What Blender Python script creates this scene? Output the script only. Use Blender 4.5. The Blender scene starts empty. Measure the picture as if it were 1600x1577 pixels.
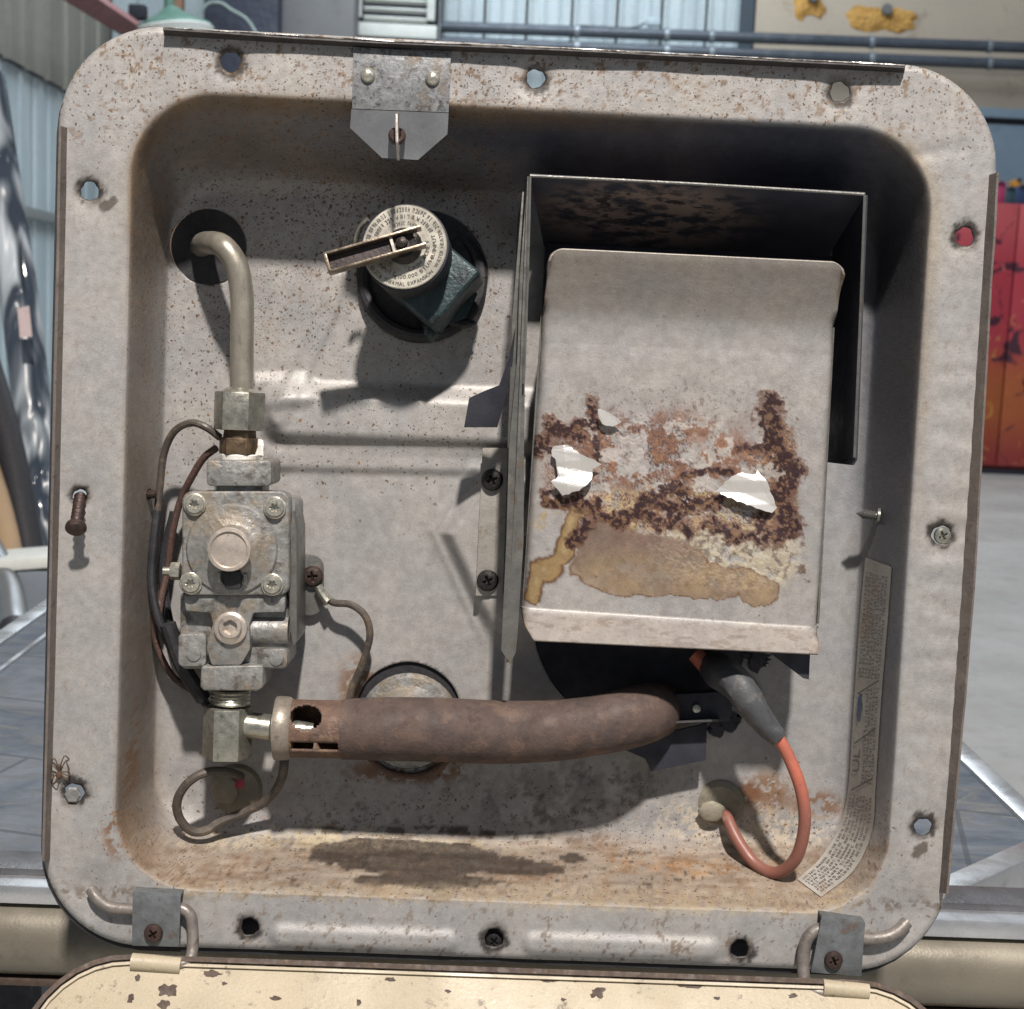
import bpy, bmesh, math, random
import numpy as np
from mathutils import Vector, Matrix
random.seed(7); rng = np.random.default_rng(7)
S = bpy.context.scene; C = S.collection
R = math.radians
# ------------------------------------------------------------------ camera
FPX, CX, CY = 2190., 800., 788.5
CAMP = np.array([-0.0128378, -0.49965921, 0.0374836]); YAW, PITCH, ROLL = 0.02344205, -0.06928693, 0.04469913
_f = np.array([math.cos(PITCH)*math.sin(YAW), math.cos(PITCH)*math.cos(YAW), math.sin(PITCH)])
_r = np.cross(_f, [0, 0, 1]); _r /= np.linalg.norm(_r); _u = np.cross(_r, _f)
_r2 = _r*math.cos(ROLL)+_u*math.sin(ROLL); _u2 = -_r*math.sin(ROLL)+_u*math.cos(ROLL)
LEAN = Matrix.Rotation(R(-3.5), 4, 'X')
M = Matrix.Translation(Vector((0, 0, 1.05))-LEAN @ Vector(CAMP)) @ LEAN      # heater frame -> world
Mn = np.array(M); RW = Mn[:3, :3]; TW = Mn[:3, 3]
cam = bpy.data.cameras.new('camera'); camo = bpy.data.objects.new('camera', cam); C.objects.link(camo)
cm = Matrix(((_r2[0], _u2[0], -_f[0], CAMP[0]), (_r2[1], _u2[1], -_f[1], CAMP[1]), (_r2[2], _u2[2], -_f[2], CAMP[2]), (0, 0, 0, 1)))
camo.matrix_world = M @ cm
cam.sensor_fit = 'HORIZONTAL'; cam.sensor_width = 36; cam.lens = FPX/1600*36; cam.clip_start = .01; cam.clip_end = 200
cam.dof.use_dof = True; cam.dof.focus_distance = .515; cam.dof.aperture_fstop = 30
S.camera = camo
# ------------------------------------------------------------------ light: workshop interior
w = bpy.data.worlds.new('World'); S.world = w; w.use_nodes = True
w.node_tree.nodes['Background'].inputs[0].default_value = (.80, .88, 1, 1); w.node_tree.nodes['Background'].inputs[1].default_value = .185
def area(name, loc, target, size, power, col, sy=None):
    l = bpy.data.lights.new(name, 'AREA'); l.energy = power; l.color = col; l.size = size
    if sy: l.shape = 'RECTANGLE'; l.size_y = sy
    o = bpy.data.objects.new(name, l); C.objects.link(o); o.location = loc
    o.rotation_euler = (Vector(target)-Vector(loc)).to_track_quat('-Z', 'Y').to_euler(); return o
LD = np.array([.085, -1, 1.26]); LD /= np.linalg.norm(LD)                      # towards the lamp, heater frame
kp = M @ Vector(LD*3.2); area('shop_lamp_key', kp, M @ Vector((0, 0, 0)), .13, 194, (1, .918, .84))
area('shop_lamp_far', (0, 8, 6.5), (0, 8.6, 0), 5, 520, (.86, .94, 1))
area('side_fill', (2.5, -1.2, 2.6), (0, .5, 1.0), 1.6, 10, (.90, .94, 1))  # unseen fill light, added for soft satin highlights on the metal
S.view_settings.view_transform = 'Standard'; S.view_settings.look = 'None'; S.view_settings.exposure = .07; S.view_settings.gamma = 1
# ------------------------------------------------------------------ pixel <-> point helpers
def ray(px, py): return _f+_r2*(px-CX)/FPX-_u2*(py-CY)/FPX
def U(px, py, y=0.):
    d = ray(px, py); return CAMP+d*((y-CAMP[1])/d[1])
def P(X):
    d = np.asarray(X)-CAMP; z = d@_f; return CX+FPX*(d@_r2)/z, CY-FPX*(d@_u2)/z
def UW(px, py, Y):                       # world point at world depth Y
    d = RW@ray(px, py); c = RW@CAMP+TW; return c+d*((Y-c[1])/d[1])
def UZ(px, py, Z):                       # world point on the horizontal plane Z
    d = RW@ray(px, py); c = RW@CAMP+TW; return c+d*((Z-c[2])/d[2])
# ------------------------------------------------------------------ noise
def _h(i, j, s):
    n = (i*374761393+j*668265263+s*982451653) & 0xffffffff
    n = ((n ^ (n >> 13))*1274126177) & 0xffffffff
    return ((n ^ (n >> 16)) & 0xffff)/65535.
def vn(x, y, s=0):
    xi = np.floor(x).astype(np.int64); yi = np.floor(y).astype(np.int64); fx = x-xi; fy = y-yi
    fx = fx*fx*(3-2*fx); fy = fy*fy*(3-2*fy)
    a = _h(xi, yi, s); b = _h(xi+1, yi, s); c = _h(xi, yi+1, s); d = _h(xi+1, yi+1, s)
    return (a*(1-fx)+b*fx)*(1-fy)+(c*(1-fx)+d*fx)*fy
def fbm(x, y, sc, o=4, s=0, r=.55):
    t = 0; a = 1; n = 0
    for k in range(o):
        t = t+a*vn(x*sc*2**k+17.3*k, y*sc*2**k-9.1*k, s+k); n += a; a *= r
    return t/n
def ss(a, b, x): t = np.clip((x-a)/(b-a), 0, 1); return t*t*(3-2*t)
def ell(px, py, cx, cy, rx, ry, rot=0):
    c, s = math.cos(R(rot)), math.sin(R(rot)); dx, dy = px-cx, py-cy
    return np.sqrt(((dx*c+dy*s)/rx)**2+((-dx*s+dy*c)/ry)**2)
def mixc(A, col, m): return A*(1-m[:, None])+np.array(col)[None]*m[:, None]
# ------------------------------------------------------------------ node helpers
class N:
    def __init__(s, name):
        s.m = bpy.data.materials.new(name); s.m.use_nodes = True; s.t = s.m.node_tree; s.b = s.t.nodes['Principled BSDF']
        s.co = s.t.nodes.new('ShaderNodeTexCoord').outputs['Object']
    def put(s, n, i, v):
        if v is None: return
        if isinstance(v, bpy.types.NodeSocket): s.t.links.new(v, n.inputs[i])
        else:
            if isinstance(v, tuple) and len(v) == 3 and n.inputs[i].type == 'RGBA': v = (*v, 1)
            n.inputs[i].default_value = v
    def noise(s, sc, d=3, r=.55, vec=None, dist=0):
        n = s.t.nodes.new('ShaderNodeTexNoise'); s.put(n, 'Vector', vec or s.co); s.put(n, 'Scale', sc); s.put(n, 'Detail', d); s.put(n, 'Roughness', r); s.put(n, 'Distortion', dist)
        return n.outputs['Fac']
    def vor(s, sc, f='F1', vec=None, rnd=1.):
        n = s.t.nodes.new('ShaderNodeTexVoronoi'); n.feature = f; s.put(n, 'Vector', vec or s.co); s.put(n, 'Scale', sc); s.put(n, 'Randomness', rnd); return n
    def map(s, sc=(1, 1, 1), rot=(0, 0, 0), vec=None):
        n = s.t.nodes.new('ShaderNodeMapping'); s.put(n, 'Vector', vec or s.co); n.inputs['Scale'].default_value = sc; n.inputs['Rotation'].default_value = rot; return n.outputs[0]
    def ma(s, op, a, b=None, c=None):
        n = s.t.nodes.new('ShaderNodeMath'); n.operation = op; s.put(n, 0, a); s.put(n, 1, b); s.put(n, 2, c); return n.outputs[0]
    def rng(s, v, a, b, c=0., d=1.):
        n = s.t.nodes.new('ShaderNodeMapRange'); n.interpolation_type = 'SMOOTHSTEP'; s.put(n, 0, v); s.put(n, 1, a); s.put(n, 2, b); s.put(n, 3, c); s.put(n, 4, d); return n.outputs[0]
    def mix(s, f, a, b, mode='MIX'):
        n = s.t.nodes.new('ShaderNodeMix'); n.data_type = 'RGBA'; n.blend_type = mode
        s.put(n, 0, f); s.put(n, 6, a); s.put(n, 7, b); return n.outputs[2]
    def attr(s, name):
        n = s.t.nodes.new('ShaderNodeAttribute'); n.attribute_name = name; return n
    def bump(s, h, st=.3, di=.001, nr=None):
        n = s.t.nodes.new('ShaderNodeBump'); s.put(n, 'Height', h); s.put(n, 'Strength', st); s.put(n, 'Distance', di)
        if nr: s.put(n, 'Normal', nr)
        return n.outputs[0]
    def out(s, col, rough=.5, metal=0., nrm=None, **k):
        s.put(s.b, 'Base Color', col); s.put(s.b, 'Roughness', rough); s.put(s.b, 'Metallic', metal)
        if nrm: s.put(s.b, 'Normal', nrm)
        for a, v in k.items(): s.put(s.b, a.replace('_', ' '), v)
        return s.m
def worn(name, a, b, rough=.5, metal=0., sc=120, dirt=(.07, .05, .035), da=.3, dsc=260, bd=.0003, bs=.4, fine=1800, edge=None, dlo=.56, stretch=(1, 1, 1)):
    n = N(name); v = n.map(stretch)
    c = n.mix(n.rng(n.noise(sc, 4, .6, v), .3, .7), a, b)
    c = n.mix(n.ma('MULTIPLY', n.rng(n.noise(dsc, 5, .65, v), dlo, dlo+.14), da), c, dirt)
    if edge:                              # worn / rusty patches of a larger size
        c = n.mix(n.ma('MULTIPLY', n.rng(n.noise(edge[2], 5, .7), edge[3], edge[3]+.1), edge[1]), c, edge[0])
    f = n.noise(fine, 2); c = n.mix(1., c, n.mix(f, (.80, .80, .80), (1.2, 1.2, 1.2)), 'MULTIPLY')
    r = n.rng(n.noise(sc*1.7, 4), .25, .75, rough-.12, rough+.14)
    h = n.ma('ADD', n.noise(fine*.45, 3), n.ma('MULTIPLY', n.noise(dsc, 3), 1.2))
    return n.out(c, r, metal, n.bump(h, bs, bd))
# ------------------------------------------------------------------ object helpers
class Thing:
    def __init__(s, name, label, cat, base, frame='world', group=None):
        s.o = bpy.data.objects.new(name, None); C.objects.link(s.o); s.off = np.array(base, float); s.o.empty_display_size = .05
        L = Matrix.Translation(Vector(base)); s.o.matrix_world = (M @ L) if frame == 'pan' else L
        s.o['label'] = label; s.o['category'] = cat
        if group: s.o['group'] = group
def mesh(name, VF, mat, smooth=True, off=None, attrs=None, ang=35):
    V, F = VF; V = np.asarray(V, float)
    if off is not None: V = V-off
    me = bpy.data.meshes.new(name)
    if isinstance(F, np.ndarray) and F.ndim == 2:
        me.vertices.add(len(V)); me.vertices.foreach_set('co', V.astype(np.float32).ravel())
        k = F.shape[1]; me.loops.add(F.size); me.loops.foreach_set('vertex_index', F.astype(np.int32).ravel())
        me.polygons.add(len(F)); me.polygons.foreach_set('loop_start', np.arange(0, F.size, k, dtype=np.int32)); me.update(calc_edges=True); me.validate()
    else: me.from_pydata([tuple(v) for v in V], [], [tuple(int(i) for i in f) for f in F])
    if attrs:
        for a, d in attrs.items():
            at = me.color_attributes.new(a, 'FLOAT_COLOR', 'POINT'); at.data.foreach_set('color', d.astype(np.float32).ravel())
    me.materials.append(mat)
    if smooth:
        me.polygons.foreach_set('use_smooth', [True]*len(me.polygons))
        if ang: 
            try: me.set_sharp_from_angle(angle=R(ang))
            except Exception: pass
    me.update(); return me
def part(name, VF, mat, th, parent=None, smooth=True, attrs=None, label=None, kind=None, ang=35):
    o = bpy.data.objects.new(name, mesh(name, VF, mat, smooth, th.off, attrs, ang)); C.objects.link(o)
    o.parent = parent or th.o
    if label: o['label'] = label
    if kind: o['kind'] = kind
    return o
def struct(name, VF, mat, smooth=False):
    o = bpy.data.objects.new(name, mesh(name, VF, mat, smooth)); C.objects.link(o); o['kind'] = 'structure'; return o
def join(*g):
    V = []; F = []; n = 0
    for v, f in g:
        V.append(np.asarray(v, float)); F += [tuple(int(i)+n for i in q) for q in f]; n += len(v)
    return np.vstack(V), F
def crom(p, sub):
    p = np.asarray(p, float); q = np.vstack([2*p[0]-p[1], p, 2*p[-1]-p[-2]]); o = []
    for i in range(1, len(q)-2):
        for k in range(sub):
            t = k/sub; a, b, c, d = q[i-1:i+3]
            o.append(.5*(2*b+(c-a)*t+(2*a-5*b+4*c-d)*t*t+(3*b-3*c+d-a)*t**3))
    o.append(q[-2]); return np.array(o)
def tube(pts, rad, n=14, sub=8, cap=True, noise=0):
    p = crom(pts, sub) if sub > 1 else np.asarray(pts, float); rad = np.asarray(rad, float)*np.ones(len(pts)) if np.ndim(rad) == 0 else np.asarray(rad, float)
    rr = np.interp(np.linspace(0, len(pts)-1, len(p)), range(len(pts)), rad)
    T = np.gradient(p, axis=0); T /= np.linalg.norm(T, axis=1)[:, None]
    a = np.array([0, 0, 1.]) if abs(T[0][2]) < .9 else np.array([1., 0, 0]); u = np.cross(T[0], a); u /= np.linalg.norm(u); V = []
    for i in range(len(p)):
        u = u-T[i]*(u@T[i]); u /= np.linalg.norm(u); v = np.cross(T[i], u)
        for k in range(n):
            th = 2*math.pi*k/n; r_ = rr[i]*(1+noise*(vn(np.array([k*.7*16/n]), np.array([i*.35]))[0]-.5))
            V.append(p[i]+r_*(u*math.cos(th)+v*math.sin(th)))
    F = [(i*n+k, i*n+(k+1) % n, (i+1)*n+(k+1) % n, (i+1)*n+k) for i in range(len(p)-1) for k in range(n)]
    if cap: F += [tuple(range(n))[::-1], tuple(range((len(p)-1)*n, len(p)*n))]
    return np.array(V), F
def frame(ax, up=None):
    ax = np.asarray(ax, float); ax = ax/np.linalg.norm(ax); up = np.array(up if up is not None else ([0, 0, 1.] if abs(ax[2]) < .9 else [0, 1., 0]), float)
    u = np.cross(up, ax); u /= np.linalg.norm(u); return u, np.cross(ax, u), ax
def lathe(c, ax, prof, n=32, rot=0, fn=None, up=None):
    u, v, a = frame(ax, up); V = []; c = np.asarray(c, float)
    for r, h in prof:
        for k in range(n):
            t = 2*math.pi*k/n+rot; q = r*(fn(t) if fn else 1); V.append(c+a*h+q*(u*math.cos(t)+v*math.sin(t)))
    m = len(prof); F = [(i*n+k, i*n+(k+1) % n, (i+1)*n+(k+1) % n, (i+1)*n+k) for i in range(m-1) for k in range(n)]
    F += [tuple(range(n))[::-1], tuple(range((m-1)*n, m*n))]
    return np.array(V), F
def bev(VF, w, seg=2, ang=30):
    bm = bmesh.new(); vs = [bm.verts.new(v) for v in VF[0]]
    for f in VF[1]:
        try: bm.faces.new([vs[i] for i in f])
        except ValueError: pass
    bmesh.ops.recalc_face_normals(bm, faces=bm.faces)
    es = [e for e in bm.edges if len(e.link_faces) == 2 and e.calc_face_angle(0) > R(ang)]
    bmesh.ops.bevel(bm, geom=es, offset=w, segments=seg, profile=.6, affect='EDGES', clamp_overlap=True)
    bm.verts.index_update(); V = np.array([v.co[:] for v in bm.verts]); F = [tuple(v.index for v in f.verts) for f in bm.faces]; bm.free(); return V, F
def box(c, h, b=0, ax=None):
    c = np.asarray(c, float); A = np.eye(3) if ax is None else np.asarray(ax, float)
    V = [c+A[0]*h[0]*i+A[1]*h[1]*j+A[2]*h[2]*k for i in (-1, 1) for j in (-1, 1) for k in (-1, 1)]
    F = [(0, 1, 3, 2), (4, 6, 7, 5), (0, 4, 5, 1), (2, 3, 7, 6), (0, 2, 6, 4), (1, 5, 7, 3)]
    return bev((V, F), b) if b else (np.array(V), F)
def prism3(pts, d, b=0, seg=2):           # closed outline of 3d points extruded by vector d
    pts = np.asarray(pts, float); n = len(pts); V = np.vstack([pts, pts+np.asarray(d)])
    F = [tuple(range(n)), tuple(range(2*n-1, n-1, -1))]+[(i, (i+1) % n, n+(i+1) % n, n+i) for i in range(n)]
    return bev((V, F), b, seg) if b else (V, F)
def plate(pix, y0, y1, b=.0003, seg=2): return prism3([U(a, c, y0) for a, c in pix], (0, y1-y0, 0), b, seg)
def rrect(x0, y0, x1, y1, r, n=5):
    o = []
    for cx, cy, a in ((x1-r, y1-r, 0), (x0+r, y1-r, 90), (x0+r, y0+r, 180), (x1-r, y0+r, 270)):
        for k in range(n+1): t = R(a+90*k/n); o.append((cx+r*math.cos(t), cy+r*math.sin(t)))
    return o
def head(c, ax, Rr, H, rec='cross', n=40, m=12, rs=.55, dep=None, flat=.3, rot=0, up=None):
    u, v, a = frame(ax, up); V = []; c = np.asarray(c, float); dep = dep or H*.8
    rr = list(np.linspace(0.001, 1, m))
    for r in rr:
        for k in range(n):
            t = 2*math.pi*k/n; x, y = r*math.cos(t), r*math.sin(t); h = H*(1-flat*r*r) if r < .97 else H*(1-flat)*.72
            ct, st = math.cos(rot), math.sin(rot); p, q = x*ct+y*st, -x*st+y*ct
            if rec == 'cross':
                d = min(max(abs(p)-rs, abs(q)-.13), max(abs(q)-rs, abs(p)-.13)); d = max(d, -.12)
                h -= dep*min(1, max(0, -d/.07))
            elif rec == 'hex':
                d = max(abs(p*math.cos(i*math.pi/3)+q*math.sin(i*math.pi/3)) for i in range(3))-rs*.8
                h -= dep*min(1, max(0, -d/.08))
            elif rec == 'torx':
                d = r-rs*(.82+.2*math.cos(6*(t-rot))); h -= dep*min(1, max(0, -d/.08))
            V.append(c+a*h+Rr*(u*x+v*y))
    for k in range(n): t = 2*math.pi*k/n; V.append(c+Rr*(u*math.cos(t)+v*math.sin(t)))
    m += 1
    F = [(i*n+k, i*n+(k+1) % n, (i+1)*n+(k+1) % n, (i+1)*n+k) for i in range(m-1) for k in range(n)]+[tuple(range(n))[::-1]]
    return np.array(V), F
def blob(c, r, n=10, m=7, amp=.25, sq=(1, 1, 1), s=0):
    V = []
    for i in range(m+1):
        p = math.pi*i/m
        for k in range(n):
            t = 2*math.pi*k/n; d = np.array([math.sin(p)*math.cos(t), math.sin(p)*math.sin(t), math.cos(p)])
            q = 1+amp*(vn(np.array([d[0]*2+s+9]), np.array([d[1]*2+d[2]*3+s]))[0]-.5)*2; V.append(np.asarray(c)+r*q*d*np.array(sq))
    F = [(i*n+k, i*n+(k+1) % n, (i+1)*n+(k+1) % n, (i+1)*n+k) for i in range(m) for k in range(n)]; return np.array(V), F
_gc = {}
def glyph(ch):
    if ch not in _gc:
        cu = bpy.data.curves.new('g', 'FONT'); cu.body = ch; cu.size = 1; cu.resolution_u = 2
        o = bpy.data.objects.new('g', cu); C.objects.link(o); dg = bpy.context.evaluated_depsgraph_get(); e = o.evaluated_get(dg); me = e.to_mesh()
        V = np.array([v.co[:2] for v in me.vertices]) if len(me.vertices) else np.zeros((0, 2)); F = [tuple(p.vertices) for p in me.polygons]
        e.to_mesh_clear(); C.objects.unlink(o); bpy.data.objects.remove(o); bpy.data.curves.remove(cu)
        wd = (V[:, 0].max()-V[:, 0].min()) if len(V) else .3
        if len(V): V[:, 0] -= V[:, 0].min()
        _gc[ch] = (V, F, wd)
    return _gc[ch]
def line_text(s, size, gap=.12):
    V = []; F = []; x = 0; n = 0
    for ch in s:
        v, f, wd = glyph(ch)
        if len(v): V.append((v+[x, 0])*size); F += [tuple(i+n for i in q) for q in f]; n += len(v)
        x += wd+gap
    return np.vstack(V), F, (x-gap)*size
def microprint(wid, hgt, size, dens=.8, seed=0):
    r = random.Random(seed); V = []; F = []; x = 0; n = 0           # strokes of print too small to read
    while x < wid:
        L = r.randint(2, 8)
        for k in range(L):
            if x > wid: break
            for (a, b, c, d) in r.sample([(0, 0, .16, 1), (.42, 0, .58, 1), (0, .42, .55, .56), (0, .85, .55, 1), (0, 0, .55, .14)], 3):
                V += [(x+a*size*.8, b*size), (x+c*size*.8, b*size), (x+c*size*.8, d*size), (x+a*size*.8, d*size)]; F.append((n, n+1, n+2, n+3)); n += 4
            x += size*.75
        x += size*.5
    return np.array(V), F
# ------------------------------------------------------------------ materials
def pan_mat(name, m=.34, sp_scale=520):
    n = N(name); a = n.attr('alb'); d = n.attr('dns')
    sd = n.t.nodes.new('ShaderNodeSeparateColor'); n.put(sd, 0, d.outputs['Color']); den, rgh, bmp = sd.outputs
    col = a.outputs['Color']
    warp = n.t.nodes.new('ShaderNodeVectorMath'); warp.operation = 'MULTIPLY_ADD'
    nn = n.t.nodes.new('ShaderNodeTexNoise'); n.put(nn, 'Scale', 900.); n.put(nn, 'Vector', n.co); n.put(nn, 'Detail', 3.)
    n.put(warp, 0, nn.outputs['Color']); warp.inputs[1].default_value = (.0022, .0022, .0022); n.put(warp, 2, n.co); wv = warp.outputs[0]
    for sc, thr, cc in ((sp_scale, .22, (.105, .06, .028)), (sp_scale*1.9, .25, (.045, .032, .026)), (sp_scale*.42, .11, (.20, .11, .04))):
        vo = n.vor(sc, vec=wv); cs = n.t.nodes.new('ShaderNodeSeparateColor'); n.put(cs, 0, vo.outputs['Color'])
        gate = n.rng(n.ma('SUBTRACT', n.ma('MULTIPLY', den, 1.25), cs.outputs[0]), 0., .12)
        siz = n.ma('MULTIPLY_ADD', cs.outputs[1], thr, thr*.6)
        dot = n.rng(n.ma('DIVIDE', vo.outputs['Distance'], siz), 1.15, .7)
        col = n.mix(n.ma('MULTIPLY', n.ma('MULTIPLY', gate, dot), .85), col, cc)
    f1 = n.noise(2600, 2); f2 = n.noise(260, 5, .6); f3 = n.noise(40, 4)
    col = n.mix(1., col, n.mix(f1, (.72, .72, .72), (1.28, 1.28, 1.28)), 'MULTIPLY')
    col = n.mix(1., col, n.mix(n.rng(f2, .25, .75), (.88, .87, .86), (1.10, 1.10, 1.10)), 'MULTIPLY')
    col = n.mix(1., col, n.mix(n.rng(f3, .3, .7), (.92, .93, .96), (1.07, 1.05, 1.02)), 'MULTIPLY')
    # hairline scratches
    sc = n.noise(160, 3, .5, n.map((1, 1, 9), (0, .4, 0)), 1.5); sm = n.rng(n.ma('ABSOLUTE', n.ma('SUBTRACT', sc, .5)), .004, .0)
    col = n.mix(n.ma('MULTIPLY', sm, .22), col, (.50, .49, .48))
    h = n.ma('ADD', n.ma('MULTIPLY', n.noise(1500, 3, .6), .6), n.ma('MULTIPLY', n.noise(380, 4), n.ma('MULTIPLY_ADD', bmp, 3., .5)))
    ro = n.ma('ADD', n.ma('MULTIPLY_ADD', f2, .16, -.08), rgh)
    met = n.rng(rgh, .40, .62, m, 0.)
    return n.out(col, ro, met, n.bump(h, .5, .00028), Specular_IOR_Level=.35)
PAN = pan_mat('grey enamelled steel pan'); COVM = pan_mat('flue cover steel', .35, 500)
GALV = worn('galvanised steel', (.24, .25, .26), (.15, .16, .17), .5, .4, 330, (.035, .03, .028), .75, 480, dlo=.52, edge=((.12, .085, .05), .6, 70, .55))
DGALV = worn('blue-grey zinc hinge plate', (.16, .175, .185), (.11, .12, .125), .5, .4, 200, (.06, .04, .03), .5, 300, edge=((.13, .07, .045), .6, 90, .58))
CAST = worn('cast aluminium valve', (.28, .28, .275), (.19, .19, .185), .5, .45, 260, (.075, .062, .048), .75, 170, .0005, .6, 1300, edge=((.25, .205, .15), .65, 75, .49), dlo=.52)
NICK = worn('zinc plated fitting', (.42, .41, .36), (.31, .31, .27), .33, .8, 240, (.10, .09, .07), .55, 420, .0002, .35)
TUBE = worn('aluminium gas pipe', (.37, .345, .29), (.27, .25, .21), .38, .6, 90, (.10, .085, .06), .4, 260, .00012, .3, stretch=(1, 1, .35))
BOLT = worn('bright bolt', (.60, .58, .50), (.45, .44, .39), .28, .75, 500, (.12, .10, .07), .45, 600, .0001, .3)
BTN = worn('aluminium cap', (.60, .53, .47), (.46, .41, .36), .36, .6, 150, (.22, .18, .14), .5, 300, .0002, .3)
BRASS = worn('dirty brass', (.17, .12, .07), (.085, .06, .04), .45, .6, 260, (.04, .03, .02), .7, 200)
TAPE = worn('white thread tape', (.72, .71, .68), (.6, .58, .55), .6, 0, 300, (.3, .25, .2), .3, 300)
BLK = worn('black rubber', (.014, .014, .018), (.022, .022, .026), .6, 0, 200, (.05, .045, .04), .35, 300)
DARK = worn('sooty black steel', (.014, .016, .025), (.024, .026, .038), .75, .0, 90, (.035, .03, .03), .4, 160)
RUST = worn('rusty burner tube', (.094, .064, .053), (.056, .040, .037), .76, .1, 90, (.040, .026, .023), .6, 260, .0003, .6, 1900, edge=((.16, .10, .072), .45, 130, .52), dlo=.50)
RUSTB = worn('brown rusted shutter', (.135, .080, .055), (.085, .055, .043), .65, .1, 220, (.05, .03, .02), .7, 260, .0006, .7, edge=((.25, .17, .11), .5, 90, .54))
SCRB = worn('rust-brown screw', (.070, .042, .036), (.040, .028, .026), .5, .5, 400, (.02, .015, .012), .5, 700)
SCRK = worn('black screw', (.020, .020, .022), (.035, .032, .032), .42, .5, 400, (.06, .04, .03), .4, 700)
GREEN = worn('verdigris bronze', (.022, .038, .042), (.042, .066, .072), .40, .35, 70, (.009, .012, .015), .85, 110, .0004, .6, edge=((.09, .13, .145), .5, 120, .58), dlo=.5)
DIAL = worn('printed aluminium dial', (.56, .53, .46), (.42, .40, .35), .34, .55, 90, (.20, .17, .13), .6, 150, .0001, .3)
INK = worn('black ink', (.03, .028, .026), (.05, .045, .04), .6)
LEV = worn('brass plated lever', (.27, .22, .165), (.17, .135, .105), .35, .8, 140, (.06, .035, .03), .6, 200)
LEVI = worn('tarnished lever channel', (.045, .035, .034), (.03, .024, .024), .45, .5, 200)
WG = worn('grey-brown wire', (.075, .062, .052), (.05, .042, .036), .55, 0, 120, (.16, .12, .08), .5, 200, dlo=.5)
WK = worn('black wire', (.018, .019, .024), (.028, .028, .032), .5, 0, 120, (.07, .06, .05), .4, 200)
WBR = worn('red-brown braided wire', (.085, .045, .036), (.05, .032, .028), .6, 0, 700, (.16, .10, .08), .6, 900)
_o = N('orange silicone lead'); _s = _o.t.nodes.new('ShaderNodeSeparateXYZ'); _o.put(_s, 0, _o.co); _z = _o.rng(_o.ma('ADD', _s.outputs[2], _o.ma('MULTIPLY', _o.noise(60, 4), .02)), .085, .050)
_c = _o.mix(_o.rng(_o.noise(90, 5, .6), .35, .65), (.44, .125, .080), (.35, .11, .075)); _c = _o.mix(_o.ma('MULTIPLY', _z, .75), _c, (.16, .080, .065)); _c = _o.mix(_o.ma('MULTIPLY', _o.rng(_o.noise(420, 5, .7), .56, .68), .5), _c, (.12, .07, .055)); _c = _o.mix(_o.ma('MULTIPLY', _o.rng(_o.noise(150, 5, .7), .58, .66), .35), _c, (.42, .30, .24))
ORG = _o.out(_c, _o.rng(_o.noise(80, 3), .3, .7, .42, .62), 0, _o.bump(_o.noise(500, 4), .4, .0002))
BOOT = worn('grey rubber boot', (.062, .066, .072), (.042, .044, .050), .5, 0, 110, (.14, .13, .12), .55, 180, .0003, .5)
GROM = worn('dusty beige grommet', (.235, .215, .165), (.165, .15, .115), .6, 0, 90, (.08, .065, .05), .5, 200)
REDP = worn('red paint mark', (.30, .03, .05), (.2, .02, .03), .6)
CREAM = worn('cream enamel', (.40, .345, .25), (.33, .285, .205), .5, 0, 22, (.15, .105, .07), .8, 330, .0002, .4, 1500, edge=((.085, .06, .045), .9, 85, .62), dlo=.585)
BRN = worn('brown rusty rim', (.075, .05, .036), (.045, .03, .024), .7, 0, 200, (.2, .14, .09), .5, 300)
LIPM = worn('grey-brown sheet edge', (.150, .128, .115), (.115, .098, .088), .6, .1, 130, (.06, .035, .025), .7, 330, edge=((.20, .17, .15), .6, 60, .56))
LIPT = worn('raw top lip', (.028, .026, .028), (.045, .040, .040), .6, .1, 130, (.12, .10, .09), .6, 250)
RAW = worn('bare cut metal', (.75, .74, .72), (.3, .28, .26), .3, .8, 120, (.08, .07, .06), .9, 160, dlo=.47)
STRAP = worn('stainless strip', (.17, .17, .16), (.13, .13, .125), .42, .5, 120, (.08, .06, .04), .4, 200, edge=((.16, .10, .05), .5, 80, .60))
RODM = worn('dull hinge rod', (.20, .18, .165), (.14, .125, .115), .5, .3, 220, (.07, .045, .035), .6, 260)
def shroud_mat():
    n = N('heat-stained shroud'); c = n.mix(n.rng(n.noise(60, 4), .3, .7), (.045, .048, .066), (.028, .030, .044)); g = n.t.nodes.new('ShaderNodeVectorMath'); g.operation = 'DISTANCE'; n.put(g, 0, n.map((.45, .8, 1.))); c0 = U(1010, 345, .02)-np.array([0, .05, -.16]); g.inputs[1].default_value = (c0[0]*.45, c0[1]*.8, c0[2])
    m = n.ma('MULTIPLY', n.rng(g.outputs['Value'], .024, .008), n.rng(n.noise(170, 5, .65, n.map((.5, 1, 1))), .40, .56)); c = n.mix(n.ma('MULTIPLY', m, .9), c, (.36, .27, .22)); c = n.mix(n.ma('MULTIPLY', m, n.rng(n.noise(260, 3, .6, n.map((.5, 1, 1))), .54, .6)), c, (.04, .03, .035)); return n.out(c, .7, 0)
SOOTW = shroud_mat()
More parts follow.
